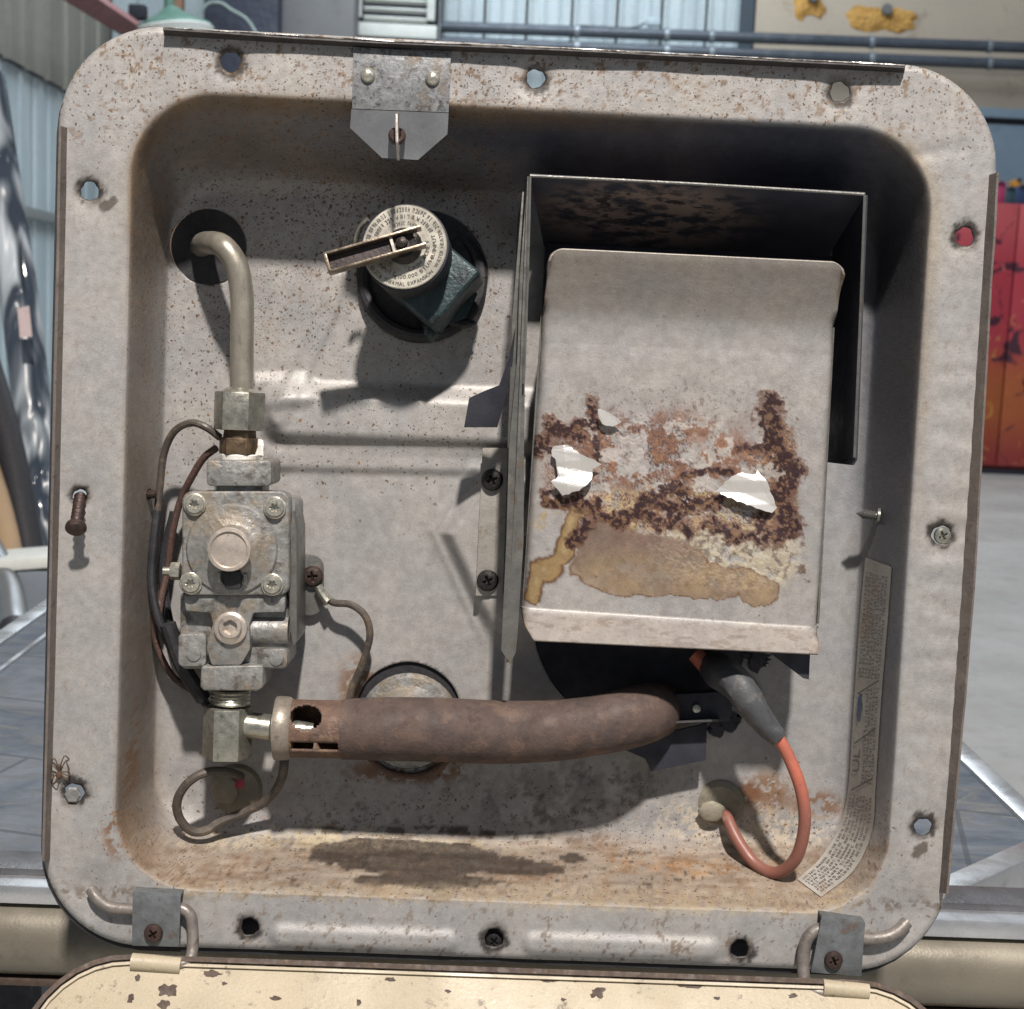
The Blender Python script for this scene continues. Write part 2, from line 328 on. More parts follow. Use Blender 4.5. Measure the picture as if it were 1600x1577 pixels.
# ------------------------------------------------------------------ the heater
D = .045
H = Thing('water_heater', 'old camper gas water heater with open burner pan, rusty burner tube and grey gas valve', 'water heater', (0, .05, -.16), 'pan')
W2, H2 = .1652, .1640
OL, OR = U(196, 700, 0)[0], U(1441, 500, 0)[0]; OT, OB = U(750, 172, 0)[2], U(700, 1404, 0)[2]
FL, FR = U(246, 700, D)[0], U(1352, 700, D)[0]; FT, FB = U(700, 290, D)[2], U(640, 1312, D)[2]
FL = max(FL, OL+.0035); FR = min(FR, OR-.004); FB = max(FB, OB+.005)
def rr_sdf(x, z, x0, x1, z0, z1, r):      # positive outside
    cx, cz = (x0+x1)/2, (z0+z1)/2; qx = np.abs(x-cx)-(x1-x0)/2+r; qz = np.abs(z-cz)-(z1-z0)/2+r
    return np.sqrt(np.maximum(qx, 0)**2+np.maximum(qz, 0)**2)+np.minimum(np.maximum(qx, qz), 0)-r
def smax0(t, k): return np.where(t > k, t, np.where(t < -k, 0, (t+k)**2/(4*k)))
def seg_d(x, z, a, b):
    a, b = np.array(a), np.array(b); d = b-a; t = np.clip(((x-a[0])*d[0]+(z-a[1])*d[1])/(d@d), 0, 1); return np.hypot(x-a[0]-t*d[0], z-a[1]-t*d[1]), t
def hole_px(px, py, r, y=0.): p = U(px, py, y); return (p[0], p[2], r*(y-CAMP[1])/FPX)
HOLES = [hole_px(*q) for q in ((360, 96, 15), (837, 122, 14), (1313, 143, 15), (139, 298, 14), (1508, 370, 14.5), (1472, 837, 15), (1443, 1293, 14), (115, 1240, 15), (390, 1449, 14), (772, 1467, 15), (1156, 1483, 14.5), (124, 776, 11))]
BACKH = [hole_px(326, 386, 57, D), hole_px(660, 432, 101, D), hole_px(638, 1117, 84, D), hole_px(1003, 970, 172, D)]
def flange_dents(x, z):
    y = 0
    for i, (cx, cz, r) in enumerate(HOLES):
        d = np.hypot(x-cx, z-cz); y = y+.0013*np.exp(-(d/(r*1.9))**2)*(1 if i % 2 else .7)
    return y
UX = lambda px, py, y=D: U(px, py, y)[[0, 2]]
def hgt(x, z):
    x = np.asarray(x, float); z = np.asarray(z, float)
    u = -rr_sdf(x, z, OL, OR, OB, OT, .029); v = rr_sdf(x, z, FL, FR, FB, FT, .024)
    t = u/np.maximum(u+v, .0015)
    rf = .009; lift = .0032
    s = smax0(t, .10); s = 1-smax0(1-s, .12)
    y = (D-lift)*np.clip(s, 0, 1)+lift*(1-np.clip((rf+v)/rf, 0, 1)**2)*ss(.3, 1., t)
    inn = ss(-.002, -.012, v)             # stamped relief of the back panel
    def rib(ax, az, bx, bz, wd, hh):
        d, tt = seg_d(x, z, UX(ax, az), UX(bx, bz)); k = ss(wd, wd*.35, d); return hh*k
    rel = 0
    a0, a1 = UX(455, 648), UX(760, 655); d, tt = seg_d(x, z, a0, a1+np.array([.12, 0])); rel = rel+.0058*ss(.0145, .0055, d)
    rel = rel+rib(532, 440, 440, 650, .0055, .0010)+rib(405, 612, 470, 610, .0085, .0018)
    # plateau right of a bent crease
    c1, c2, c3 = UX(752, 720), UX(684, 832), UX(768, 1015)
    zz = np.array([c3[1], c2[1], c1[1]]); xx = np.array([c3[0], c2[0], c1[0]]); e = x-np.interp(z, zz, xx); zin = ss(c3[1]-.004, c3[1]+.02, z)*ss(c1[1]+.003, c1[1]-.008, z)
    rel = rel+(.0066*ss(-.001, .0070, e)*ss(.036, .026, e)+.0009*np.exp(-((e+.0015)/.002)**2))*zin+rib(440, 716, 745, 722, .0065, .0017)
    y = y-rel*inn
    out = ss(.001, -.002, u)              # flange only
    for ax, bx, yy in ((440, 700, 1462), (835, 1108, 1474)):
        d, tt = seg_d(x, z, UX(ax, yy, 0), UX(bx, yy+9, 0)); y = y-out*.0017*ss(.0058, .0012, d)
    for cx, cz, r_ in BACKH[2:3]: y = y+inn*0
    y = y+out*flange_dents(x, z)
    y = y+out*(.0007*(fbm(x+3, z+3, 22, 3, 5)-.5))+inn*.0014*(fbm(x+5, z+3, 26, 3, 9)-.5)
    y = y+.00016*np.sin(z*620+9*fbm(x+1, z+1, 30, 2, 3))*ss(.146, .150, x)*ss(-.12, -.05, z)*ss(.09, .04, z)
    d1, _ = seg_d(x, z, UX(1392, 246, 0), UX(1500, 232, 0)); y = y+.0005*np.exp(-(d1/.003)**2)*(.4+fbm(x,z,200,2,8))
    d1, _ = seg_d(x, z, UX(1380, 262, 0), UX(1440, 300, 0)); y = y+.0007*np.exp(-(d1/.003)**2)
    # pinched corners where the hinge rods bear
    for q in ((140, 1385), (1420, 1420)):
        c = UX(*q, 0); y = y+.0018*np.exp(-(np.hypot(x-c[0], z-c[1])/.008)**2)
    return y
HS = .0006; _hx = np.arange(-.168, .1685, HS); _hm = hgt(*np.meshgrid(_hx, _hx)).tolist()
def hq(x, z):
    i = (x+.168)/HS; j = (z+.168)/HS; a = int(i); b = int(j); i -= a; j -= b; A, B = _hm[b], _hm[b+1]
    return (A[a]*(1-i)+A[a+1]*i)*(1-j)+(B[a]*(1-i)+B[a+1]*i)*j
def hit(px, py, lift=.0):
    d = ray(px, py); s = (-.004-CAMP[1])/d[1]; st = .0006; pv = None
    for k in range(160):
        p = CAMP+d*s; g = p[1]-hq(p[0], p[2])
        if g > 0: 
            lo, hi = s-st, s
            for _ in range(14):
                m = (lo+hi)/2; q = CAMP+d*m
                if q[1]-hq(q[0], q[2]) > 0: hi = m
                else: lo = m
            return CAMP+d*(lo-lift)
        s += st
    return CAMP+d*s
def axis_grid(lo, hi, dense):
    g = [lo]
    while g[-1] < hi:
        c = g[-1]; s = .00078
        for a, b in dense:
            if a-.001 < c < b+.001: s = .00036
        g.append(c+s)
    g[-1] = hi; return np.array(g)
xs = axis_grid(-W2-.0006, W2+.0006, [(OL-.002, FL+.002), (FR-.002, OR+.002)])
zs = axis_grid(-H2-.0006, H2+.0006, [(OB-.002, FB+.002), (FT, OT+.002)])
GX, GZ = np.meshgrid(xs, zs); nx, nz = len(xs), len(zs)
x = GX.ravel(); z = GZ.ravel()
idx = np.arange(nx*nz).reshape(nz, nx)
F = np.stack([idx[:-1, :-1], idx[:-1, 1:], idx[1:, 1:], idx[1:, :-1]], -1).reshape(-1, 4)
cxm = x[F].mean(1); czm = z[F].mean(1)
ORAD = .036
keep = rr_sdf(cxm, czm, -W2, W2, -H2, H2, ORAD) < 0
rag = {}
for i, (a, b, r) in enumerate(HOLES+BACKH):
    th = np.arctan2(czm-b, cxm-a); rgd = 1+(.06 if i < len(HOLES) else .004)*(np.sin(th*3+i)+np.sin(th*7+2*i)*.7)
    keep &= np.hypot(cxm-a, czm-b) > r*rgd
F = F[keep]
cnt = np.zeros(nx*nz, int); np.add.at(cnt, F.ravel(), 1); bd = (cnt > 0) & (cnt < 4)
for i, (a, b, r) in enumerate(HOLES+BACKH):
    dx, dz = x-a, z-b; d = np.hypot(dx, dz); th = np.arctan2(dz, dx); rgd = r*(1+(.06 if i < len(HOLES) else .004)*(np.sin(th*3+i)+np.sin(th*7+2*i)*.7))
    m = bd & (np.abs(d-rgd) < .0011); x = np.where(m, a+dx/np.maximum(d, 1e-9)*rgd, x); z = np.where(m, b+dz/np.maximum(d, 1e-9)*rgd, z)
e = 1e-4; sd = rr_sdf(x, z, -W2, W2, -H2, H2, ORAD); gx = (rr_sdf(x+e, z, -W2, W2, -H2, H2, ORAD)-sd)/e; gz = (rr_sdf(x, z+e, -W2, W2, -H2, H2, ORAD)-sd)/e
m = bd & (np.abs(sd) < .0012); x = np.where(m, x-sd*gx, x); z = np.where(m, z-sd*gz, z)
y = hgt(x, z)
sd = rr_sdf(x, z, -W2, W2, -H2, H2, ORAD); y = y+.0012*ss(-.0022, 0, sd)
used = np.unique(F); remap = -np.ones(nx*nz, int); remap[used] = np.arange(len(used)); F = remap[F]; x, y, z = x[used], y[used], z[used]
V = np.stack([x, y, z], 1)
px, py = P(V)
# --- albedo painted where each stain lies on the metal
n1 = fbm(px/100, py/100, 1.3, 5, 11); n2 = fbm(px/100, py/100, 5, 5, 21); n3 = fbm(px/100, py/100, 14, 4, 31); n4 = fbm(px/100, py/100, 2.6, 5, 41)
wx, wy = px+60*(n4-.5)+30*(n2-.5), py+60*(n1-.5)+30*(fbm(px/100, py/100, 5, 4, 77)-.5)
Ab = np.ones((len(x), 3))*np.array([.308, .304, .300]); Ab *= (1+.16*(n1-.5)+.12*(n2-.5))[:, None]
fl = ss(.001, -.002, -rr_sdf(x, z, OL, OR, OB, OT, .029))   # 1 on flange
wall = (1-fl)*ss(-.004, .0005, rr_sdf(x, z, FL, FR, FB, FT, .024))
cold = ss(900, 1250, px)*ss(1300, 1000, py)*(1-fl); Ab = mixc(Ab, (.27, .28, .30), cold*.6)
rough = np.full(len(x), .50); bmpm = np.full(len(x), .12)
den = .10+.80*np.exp(-(ell(px, py, 630, 310, 210, 140))**2)+.30*np.exp(-(ell(px, py, 560, 560, 280, 260))**4)+.25*np.exp(-(ell(px, py, 330, 560, 120, 300))**4)
den = den*np.where((fl < .5) & (py > 560), .6, 1)+fl*(.35*ss(260, 150, py)*(.6+.6*n4))+.22*ss(1150, 1300, py); den *= (.55+.9*n2); den *= np.where((px > 830) & (fl < .5) & (py < 1100), .15, 1)
den = np.where(fl > .5, den*np.where(py > 300, .28, .8), den); den *= np.where((px > 1250) & (py > 500) & (py < 1250), .3, 1)*np.where((py > 760) & (py < 1180), .55, 1)
# flue soot at the upper right, mixed with painted shade of the pan walls
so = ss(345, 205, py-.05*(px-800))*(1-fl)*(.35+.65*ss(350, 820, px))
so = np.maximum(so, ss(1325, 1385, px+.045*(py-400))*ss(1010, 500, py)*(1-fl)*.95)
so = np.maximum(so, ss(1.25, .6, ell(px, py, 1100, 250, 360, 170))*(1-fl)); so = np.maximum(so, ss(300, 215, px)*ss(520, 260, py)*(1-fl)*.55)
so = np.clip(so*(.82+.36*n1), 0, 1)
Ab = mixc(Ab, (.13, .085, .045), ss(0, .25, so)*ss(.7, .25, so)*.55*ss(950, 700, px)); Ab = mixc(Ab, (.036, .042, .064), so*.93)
# brown heat line on the rim of the opening
ob = rr_sdf(x, z, OL, OR, OB, OT, .029); rim = np.exp(-((ob+.0005)/.0030)**2)*(ss(560, 200, py)+.6*ss(1000, 700, py)*ss(1300, 1420, px)*0); Ab = mixc(Ab, (.16, .105, .05), rim*.75*(.5+n2*.7)*ss(1200, 750, px))
rim2 = np.exp(-((ob-.001)/.0035)**2)*ss(1000, 500, py)*ss(1350, 1400, px); Ab = mixc(Ab, (.25, .20, .13), rim2*.5)
# side walls: shade painted brown on the left, blue-grey on the right
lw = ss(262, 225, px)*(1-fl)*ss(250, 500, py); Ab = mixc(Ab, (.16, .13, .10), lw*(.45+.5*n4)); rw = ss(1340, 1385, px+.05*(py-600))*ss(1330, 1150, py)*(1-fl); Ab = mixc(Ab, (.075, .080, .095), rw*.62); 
# dust and rust on the lower shelf
sh = ss(1285, 1335, py+.0*(px)+20*(n1-.5))*(1-fl); Ab = mixc(Ab, (.215, .168, .125), np.clip(sh*(.75+.4*n2), 0, 1)*.9); rough += .2*sh; bmpm += .4*sh
org = ss(1.1, .3, ell(wx, wy, 1090, 1345, 190, 22, 6)); Ab = mixc(Ab, (.36, .19, .07), org*(1-fl)*.6*ss(.35, .6, n3))
def spots(col, reg, noise, th, k=.9, w=.05):
    global Ab, rough, bmpm
    m = reg*ss(th, th+w, noise)*k; Ab = mixc(Ab, col, np.clip(m, 0, 1)); rough = rough+.2*m; bmpm = bmpm+.15*m; return m
RS = (.15, .075, .033); 
for q in ((205, 1200, 14, 110, 3), (180, 1300, 22, 45, 0), (1195, 1245, 45, 45, 0), (1275, 1258, 45, 25, 0), (640, 1205, 110, 22, 0), (560, 1080, 35, 60, 0)):
    spots(RS, ss(1.3, .5, ell(px, py, *q)), n2*.5+n3*.5, .44, .85)
spots((.12, .055, .028), ss(1.1, .4, ell(px, py, 1172, 1238, 22, 26)), n3, .30, .9)
spots((.17, .10, .055), fl*ss(330, 120, py)+(1-fl)*ss(800, 300, py)*ss(820, 780, px)*.7, n2*.3+n3*.7, .59, .55)
spots((.20, .14, .085), fl*ss(190, 130, py)*ss(300, 900, px), n4*.5+n3*.5, .52, .45, .2)
spots((.16, .09, .05), ss(.6, 1.2, py/1300)*ss(1180, 1330, py)*(1-fl), n2*.5+n3*.5, .575, .6)
spots((.45, .40, .32), ss(1.2, .4, ell(px, py, 1150, 1290, 200, 40, 4)), n2*.4+n3*.6, .47, .8)
spots((.42, .36, .26), ss(1.2, .4, ell(px, py, 420, 1310, 240, 22, -3)), n2*.4+n3*.6, .46, .6)
spots((.085, .08, .07), ss(1.3, .3, ell(px, py, 900, 1250, 190, 80, -8)), n2*.5+n3*.5, .44, .42, .16)
spots((.03, .026, .022), ss(1.3, .3, ell(px, py, 930, 1240, 170, 70, -8)), n2*.3+n3*.7, .57, .4, .1)
spots((.07, .06, .05), ss(1.3, .3, ell(px, py, 640, 1270, 220, 60)), n2*.4+n3*.6, .56, .45, .1)
spots((.03, .026, .022), ss(10, 3, np.abs(py-1300-.02*(px-700)-14*(n1-.5)))*ss(420, 520, px)*ss(930, 800, px), n2, .42, .8, .1)
spots((.09, .10, .085), ss(1.3, .6, ell(px, py, 880, 1240, 170, 60, -8)), n4, .40, .45, .2)
spots((.40, .345, .24), ss(1.2, .4, ell(px, py, 600, 1318, 260, 14, 2)), n3, .42, .7)
lb_ = ss(300, 200, px)*ss(1080, 1330, py)*(1-fl); Ab = mixc(Ab, (.19, .135, .09), lb_*(.4+.7*n2))
strk = fbm(px/100, py/100*8, 2.2, 4, 311); Ab = mixc(Ab, (.15, .10, .065), sh*ss(.52, .66, strk)*.65); Ab = mixc(Ab, (.33, .285, .235), sh*ss(.55, .68, fbm(px/100, py/100*7, 3.1, 4, 331))*.5); Ab = mixc(Ab, (.045, .032, .026), sh*ss(.70, .76, fbm(px/100, py/100*3, 7, 4, 341))*.8)
Ab = mixc(Ab, (.10, .07, .045), ss(1388, 1402, py-.015*(px-700))*ss(1418, 1404, py-.015*(px-700))*ss(.45, .6, n3)*.6)
# dark wet stain
wet = np.maximum(ss(1.06, .98, ell(wx+14*(n3-.5), py+.3*(wy-py), 640, 1340, 150, 30, 3)), ss(1.08, .98, ell(wx, py+.3*(wy-py), 780, 1352, 95, 13, 4))); wet = np.maximum(wet, ss(1.06, .98, ell(wx, py+.3*(wy-py), 670, 1380, 115, 12, 1)))
wet = np.maximum(wet, ss(1.08, .95, ell(px, py, 893, 1341, 20, 7))); Ab = mixc(Ab, (.062, .050, .043), wet*(1-fl)*np.clip(.70+.5*(strk-.4)+.35*(n3-.3), 0, 1)); rough -= .28*wet
# flange grime: low edge and around the holes; highlight painted along bottom rim
spots((.09, .06, .035), fl*ss(1360, 1480, py), n2*.35+n3*.65, .60, .6); spots((.36, .30, .21), ss(.0045, .001, np.abs(ob))*ss(1370, 1395, py), n3, .30, .5, .3)
spots((.13, .09, .055), fl*ss(190, 90, py)*.9, n2*.4+n3*.6, .585, .5)
spots((.13, .09, .055), fl*.6, n2*.3+n3*.7, .63, .6)
for a, b, r in HOLES:
    d = np.hypot(x-a, z-b)/r; m = ss(2.1, 1.0, d+.9*(n2-.5)); Ab = mixc(Ab, (.085, .065, .05), m*.6); Ab = mixc(Ab, (.022, .019, .018), ss(1.75, 1.15, d+1.5*(n3-.5)+.25*np.sin(np.arctan2(z-b, x-a)+a*60))*.9)
for q in ((1440, 1326, 20, 14), (152, 320, 12, 14)): spots((.05, .038, .03), ss(1.1, .8, ell(wx, wy, *q)), n3, .1, .85)
for (cx_, cy_, r_) in ((360, 97, 27),): d = ell(px, py, cx_, cy_, r_, r_); Ab = mixc(Ab, (.05, .04, .03), ss(.25, .05, np.abs(d-.7))*.8)
for q in ((610, 213, 20, 20), (540, 560, 9, 20)): pass
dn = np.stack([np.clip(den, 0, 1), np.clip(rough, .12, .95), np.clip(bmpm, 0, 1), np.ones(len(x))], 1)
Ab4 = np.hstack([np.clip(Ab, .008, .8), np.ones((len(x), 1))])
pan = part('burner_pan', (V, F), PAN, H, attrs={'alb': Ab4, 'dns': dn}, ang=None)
so_ = pan.modifiers.new('t', 'SOLIDIFY'); so_.thickness = .0009; so_.offset = 1
def flip_check(o):
    me = o.data; nrm = sum((p.normal.y for p in me.polygons[:50]))
    if nrm > 0: me.flip_normals()
flip_check(pan); so_.offset = -1
# casing and dark backing behind
cas = [(-.135, .064, -.158), (.135, .064, -.158), (.135, .064, .135), (-.135, .064, .135)]
part('outer_casing', prism3(cas, (0, .29, 0), .006), DARK, H)
gk = [np.array([a, .0025, b]) for a, b in rrect(-W2-.0011, -H2-.0024, W2-.0006, H2-.001, .037, 8)]  # gasket shifted down and left; its black overhang stands in for shade
part('gasket', prism3(gk, (0, .004, 0), .0005) if False else (lambda o, i: (np.vstack([o, i, o+[0, .004, 0], i+[0, .004, 0]]), [q for k in range(len(o)) for j in [(k+1) % len(o)] for q in ((k, j, len(o)+j, len(o)+k), (2*len(o)+j, 2*len(o)+k, k, j), (3*len(o)+k, 3*len(o)+j, 2*len(o)+j, 2*len(o)+k))]))(np.array(gk), np.array(gk)*[.982, 1, .982]), BLK, H, smooth=False)
part('dark_backing', prism3([(-.13, .012, -.1675), (.13, .012, -.1675), (.13, .012, -.150), (-.13, .012, -.150)], (0, .045, 0), .002), DARK, H)  # added strip that blackens the bottom holes and the gap above the door
# folded lips of the flange
def strip(pix_out, pix_in, y0, y1, th, mat, name, rag=.0, label=None, nseg=40, dirn=1):
    a = crom([U(*p, y0) for p in pix_in], max(2, nseg//max(1, len(pix_in)-1))); b = crom([U(*p, y1) for p in pix_out], max(2, nseg//max(1, len(pix_out)-1)))
    n = min(len(a), len(b)); a, b = a[:n].copy(), b[:n].copy()
    jit = (fbm(np.arange(n)*.21, np.zeros(n)+rag, 1.3, 4, 3)-.5)
    b[:, 1] += jit*rag*2; t = np.gradient(a, axis=0); nn = np.cross(t, b-a); nn /= np.linalg.norm(nn, axis=1)[:, None]; nn *= dirn*th
    V = np.vstack([a, b, b+nn, a+nn]); F = []
    for i in range(n-1):
        for k in range(4): F.append((k*n+i, ((k+1) % 4)*n+i, ((k+1) % 4)*n+i+1, k*n+i+1))
    F += [(0, n, 2*n, 3*n), (n-1, 4*n-1, 3*n-1, 2*n-1)]
    return part(name, (V, F), mat, H, label=label, smooth=False)
strip([(255, 43), (560, 62), (840, 74), (1130, 88), (1414, 103)], [(257, 52), (560, 70), (840, 82), (1130, 96), (1413, 110)], .0, -.0040, .0009, LIPT, 'top_lip', .0007, 'dark ragged lip folded forward along the top edge')
strip([(256, 42), (560, 61), (840, 73), (1130, 87), (1413, 101.5)], [(256, 43.5), (560, 62.5), (840, 74.7), (1130, 88.5), (1413, 103.3)], -.0038, -.0040, .0004, RAW, 'cut_edge', .0009)
strip([(92, 197), (85, 560), (77, 900), (66, 1345)], [(102, 200), (95, 560), (87, 900), (75, 1343)], .0005, -.0045, .0009, LIPM, 'side_lip', .0007, 'grey-brown left lip', dirn=-1)
strip([(1561, 270), (1542, 600), (1517, 1000), (1481, 1396)], [(1548, 274), (1527, 600), (1500, 1000), (1470, 1394)], .0005, -.0045, .0009, LIPM, 'side_lip', .0010, 'dark right lip')
# small screws / plugs in the flange
part('screw', head(U(1472, 837, .0022), (0, -1, 0), .0031, .0016, 'cross', rot=.5), NICK, H, label='grey cross-head screw in the right flange')
part('screw', lathe(U(115, 1241, .0015), (0, -1, 0), [(.0030, 0), (.0031, .0012), (.0026, .0018), (.001, .0018)], 6), CAST, H, label='grey hex plug low in the left flange')
part('screw', head(U(772, 1469, .004), (0, -1, 0), .0030, .0016, 'cross', rot=.9), SCRK, H, label='dark screw sunk in the bottom flange')
sc0, sc1 = U(126, 774, .003), U(119, 822, -.010); ax = sc1-sc0; L = np.linalg.norm(ax)
lsc = part('long_screw', lathe(sc0, ax, [(.0017+(.0006 if k % 2 else 0), L*k/18) for k in range(17)]+[(.0019, L)], 16), SCRB, H, label='long rusty screw sticking out of the left flange')
part('screw_head', lathe(sc1, ax, [(.0015, -.0004), (.0036, .0002), (.0037, .0012), (.0028, .0022), (.001, .0025)], 20), SCRB, H, lsc)
ra = hit(1374, 807); ra2 = U(1338, 802, ra[1]+.0015); sx = part('wall_screw', lathe(ra, ra2-ra, [(.0032, 0), (.0032, .001), (.0014, .0013)]+[(.0014+(.0006 if k % 2 else 0), .0015+k*.0005) for k in range(11)]+[(.0002, .0086)], 14), STRAP, H, label='pointed screw through the right wall')
part('wall_screw', join(lathe(hit(231, 772), (1, -.3, 0), [(.0016, -.002), (.0016, .0025), (.0009, .0032)], 10), lathe(hit(231, 772), (1, -.3, 0), [(.0021, -.001), (.0023, .0006)], 6)), SCRB, H, label='small rusty screw through the left wall')
# ------------------------------------------------------------------ latch bracket
br = part('latch_bracket', plate([(552, 73), (705, 84), (701, 176), (550, 170)], -.0012, .0004, .0002), GALV, H)
fl_ = [U(*p, -.0016+k) for p, k in (((549, 171), 0), ((701, 177), 0), ((699, 210), .0016), ((653, 250), .0035), ((597, 247), .0035), ((547, 200), .0016))]
def holed(outer, c, r, t, n=28):          # sheet with a round hole
    outer = np.array(outer); pn = np.cross(outer[1]-outer[0], outer[3]-outer[0]); pn /= np.linalg.norm(pn)
    if pn[1] < 0: pn = -pn
    dense = []
    for i in range(len(outer)):
        a, b = outer[i], outer[(i+1) % len(outer)]
        for k in range(6): dense.append(a+(b-a)*k/6)
    dense = np.array(dense); m = len(dense); c = np.array(c); c = c-pn*((c-outer[0])@pn)
    dd = dense-c; dd -= pn*(dd@pn)[:, None]; inner = c+dd/np.linalg.norm(dd, axis=1)[:, None]*r
    V = np.vstack([dense, inner, dense+pn*t, inner+pn*t]); F = []
    for i in range(m):
        j = (i+1) % m; F += [(i, j, m+j, m+i), (2*m+j, 2*m+i, 3*m+i, 3*m+j), (i, 2*m+i, 2*m+j, j), (m+i, m+j, 3*m+j, 3*m+i)]
    return V, F
part('bent_flap', holed(fl_, U(620, 213, -.001), .0031, .0010), worn('grey zinc flap', (.20, .21, .225), (.155, .165, .18), .42, .3, 70, (.10, .10, .11), .4, 200, .0001, .3), H, br, label='lower flap of the latch bracket with a keyhole', smooth=False)
part('latch_tongue', prism3([U(619, 176, -.002), U(619, 248, -.006), U(620, 251, -.011), U(618, 222, -.0125), U(617, 178, -.009)], (.0010, 0, 0), .0002), RODM, H, br)
part('keyhole_staple', tube([U(613, 204, .001), U(612, 214, -.003), U(620, 222, -.005), U(629, 216, -.003), U(629, 204, .001)], .0009, 8, 4), SCRB, H, br)
for q in ((575, 118), (676, 123)): part('rivet', lathe(U(*q, -.0012), (0, -1, 0), [(.0026, 0), (.0025, .0007), (.0019, .0014), (.001, .0018), (.0002, .0019)], 20), BOLT, H, br)
# ------------------------------------------------------------------ gas inlet pipe, nut, valve
part('grommet_hole', lathe(U(326, 386, D), (0, 1, 0), [(57*.0002495, -.0004), (57*.000248, .014), (57*.00020, .0145)], 40), BLK, H, label='black rubber lined opening round the gas pipe')
part('gas_pipe', tube([U(312, 392, .075), U(313, 386, .050), U(322, 380, .034), U(347, 384, .0215), U(369, 414, .0195), U(378, 465, .020), U(378, 530, .020), U(378, 625, .020)], .0043, 24, 8), TUBE, H)
fn = part('flare_nut', lathe(U(375, 610, .020), (.0, 0, -1), [(.0046, 0), (.0066, .0004), (.0086, .0030), (.0090, .0034), (.0090, .0125), (.0083, .0140), (.0060, .0145)], 6, rot=R(30), up=(0, 1, 0)), NICK, H)
def hexnut(c, ax, r, L, ch, rot=0): return bev(lathe(c, ax, [(r, 0), (r, L)], 6, rot=rot, up=(0, 1, 0)), ch, 2)
fn.data = mesh('flare_nut', hexnut(U(375, 612, .020), (0, 0, -1), .0095, .0142, .0010, R(0)), NICK, off=H.off)
part('nut_collar', lathe(U(375, 606, .020), (0, 0, -1), [(.0046, 0), (.0075, .0022), (.0078, .0030)], 28), NICK, H, fn)
bf = part('brass_fitting', join(hexnut(U(375, 684, .020), (0, 0, -1), .0076, .0062, .0005, R(0)), lathe(U(375, 672, .020), (0, 0, -1), [(.0058, 0), (.0062, .0035)], 24)), BRASS, H)
part('thread_tape', lathe(U(375, 709, .020), (0, 0, -1), [(.0064, 0), (.0069, .0005), (.0068, .0026), (.0064, .0030)], 24), TAPE, H, bf)
part('thread_tape', blob(U(407, 703, .015), .0022, 9, 6, .9, (.8, .6, 1.6), 3), TAPE, H, bf, label='loose tuft of thread tape')
Y0 = .010
vb = join(plate(rrect(281, 925, 450, 1046, 10), Y0+.006, .040, .0010),
          plate(rrect(288, 780, 462, 1000, 12), Y0+.008, .041, .0010))
gv = part('gas_valve', vb, CAST, H)
part('inlet_block', join(plate(rrect(322, 719, 424, 760, 8), Y0, .034, .0012), plate(rrect(338, 755, 410, 785, 5), Y0+.003, .030, .0010)), CAST, H, gv)
part('diaphragm_cover', plate(rrect(284, 768, 452, 931, 16), Y0-.0005, Y0+.0085, .0012, 3), CAST, H, gv)
part('dome_ring', lathe(U(363, 858, Y0), (0, -1, 0), [(.0168, 0), (.0166, .0010), (.0160, .0016), (.0110, .0022), (.0095, .0030), (.0090, .0032)], 48), CAST, H, gv)
bc = U(363, 856, Y0-.003)
part('adjuster_cap', lathe(bc, (0, -1, 0), [(.0062, 0), (.0064, .0055), (.0078, .0056), (.0080, .0063), (.0077, .0070), (.0066, .0072), (.0062, .0064), (.0004, .0069)], 40), BTN, H, gv)
part('black_plug', join(plate(rrect(350, 893, 376, 922, 6), Y0-.0052, Y0-.001, .0008), lathe(U(363, 900, Y0-.001), (0, -1, 0), [(.0042, 0), (.0040, .0025)], 16)), BLK, H, gv)
for q in ((342, 903), (383, 905)): part('plug_clip', plate(rrect(q[0]-3, q[1]-8, q[0]+3, q[1]+7, 1.5), Y0-.0035, Y0-.0005, .0003), NICK, H, gv)
for q in ((305, 788), (430, 793), (299, 911), (426, 913)):
    part('bolt', join(lathe(U(*q, Y0), (0, -1, 0), [(.0040, 0), (.0041, .0014), (.0037, .0017)], 28), head(U(*q, Y0-.0012), (0, -1, 0), .00335, .0021, 'torx', rs=.5, dep=.0020, flat=.12)), BOLT, H, gv)
# lower cast part with pockets and lugs
lb = join(plate([(286, 930), (446, 930), (445, 957), (396, 958), (390, 975), (391, 1015), (376, 1040), (330, 1040), (322, 1012), (332, 975), (328, 958), (290, 955)], Y0+.001, Y0+.010, .0009),
          plate(rrect(278, 990, 322, 1042, 8), Y0+.003, Y0+.010, .0009), plate(rrect(402, 1014, 449, 1044, 8), Y0+.003, Y0+.010, .0009))
part('lower_casting', lb, CAST, H, gv)
part('side_boss', tube([U(392, 984, Y0+.008), U(452, 985, Y0+.008)], .0054, 20, 2), CAST, H, gv)
part('bolt', join(lathe(U(361, 981, Y0+.001), (0, -1, 0), [(.0060, 0), (.0060, .0014), (.0048, .0022)], 30), head(U(361, 979, Y0-.0004), (0, -1, 0), .0043, .0026, 'hex', rs=.7, dep=.0024, flat=.1)), BTN, H, gv, label='larger lower bolt with a deep socket')
for q in ((303, 1022), (432, 1029)): part('lug_ring', lathe(U(*q, Y0+.003), (0, -1, 0), [(.0027, 0), (.0026, .0005), (.0018, .0006)], 20), CAST, H, gv)
part('side_plate', plate([(451, 838), (458, 800), (463, 830), (464, 1000), (459, 1010), (453, 985)], Y0+.004, .040, .0002), STRAP, H, gv)
part('side_nut', hexnut(U(282, 893, Y0+.010), (-1, 0, 0), .0034, .0036, .0004), BOLT, H, gv)
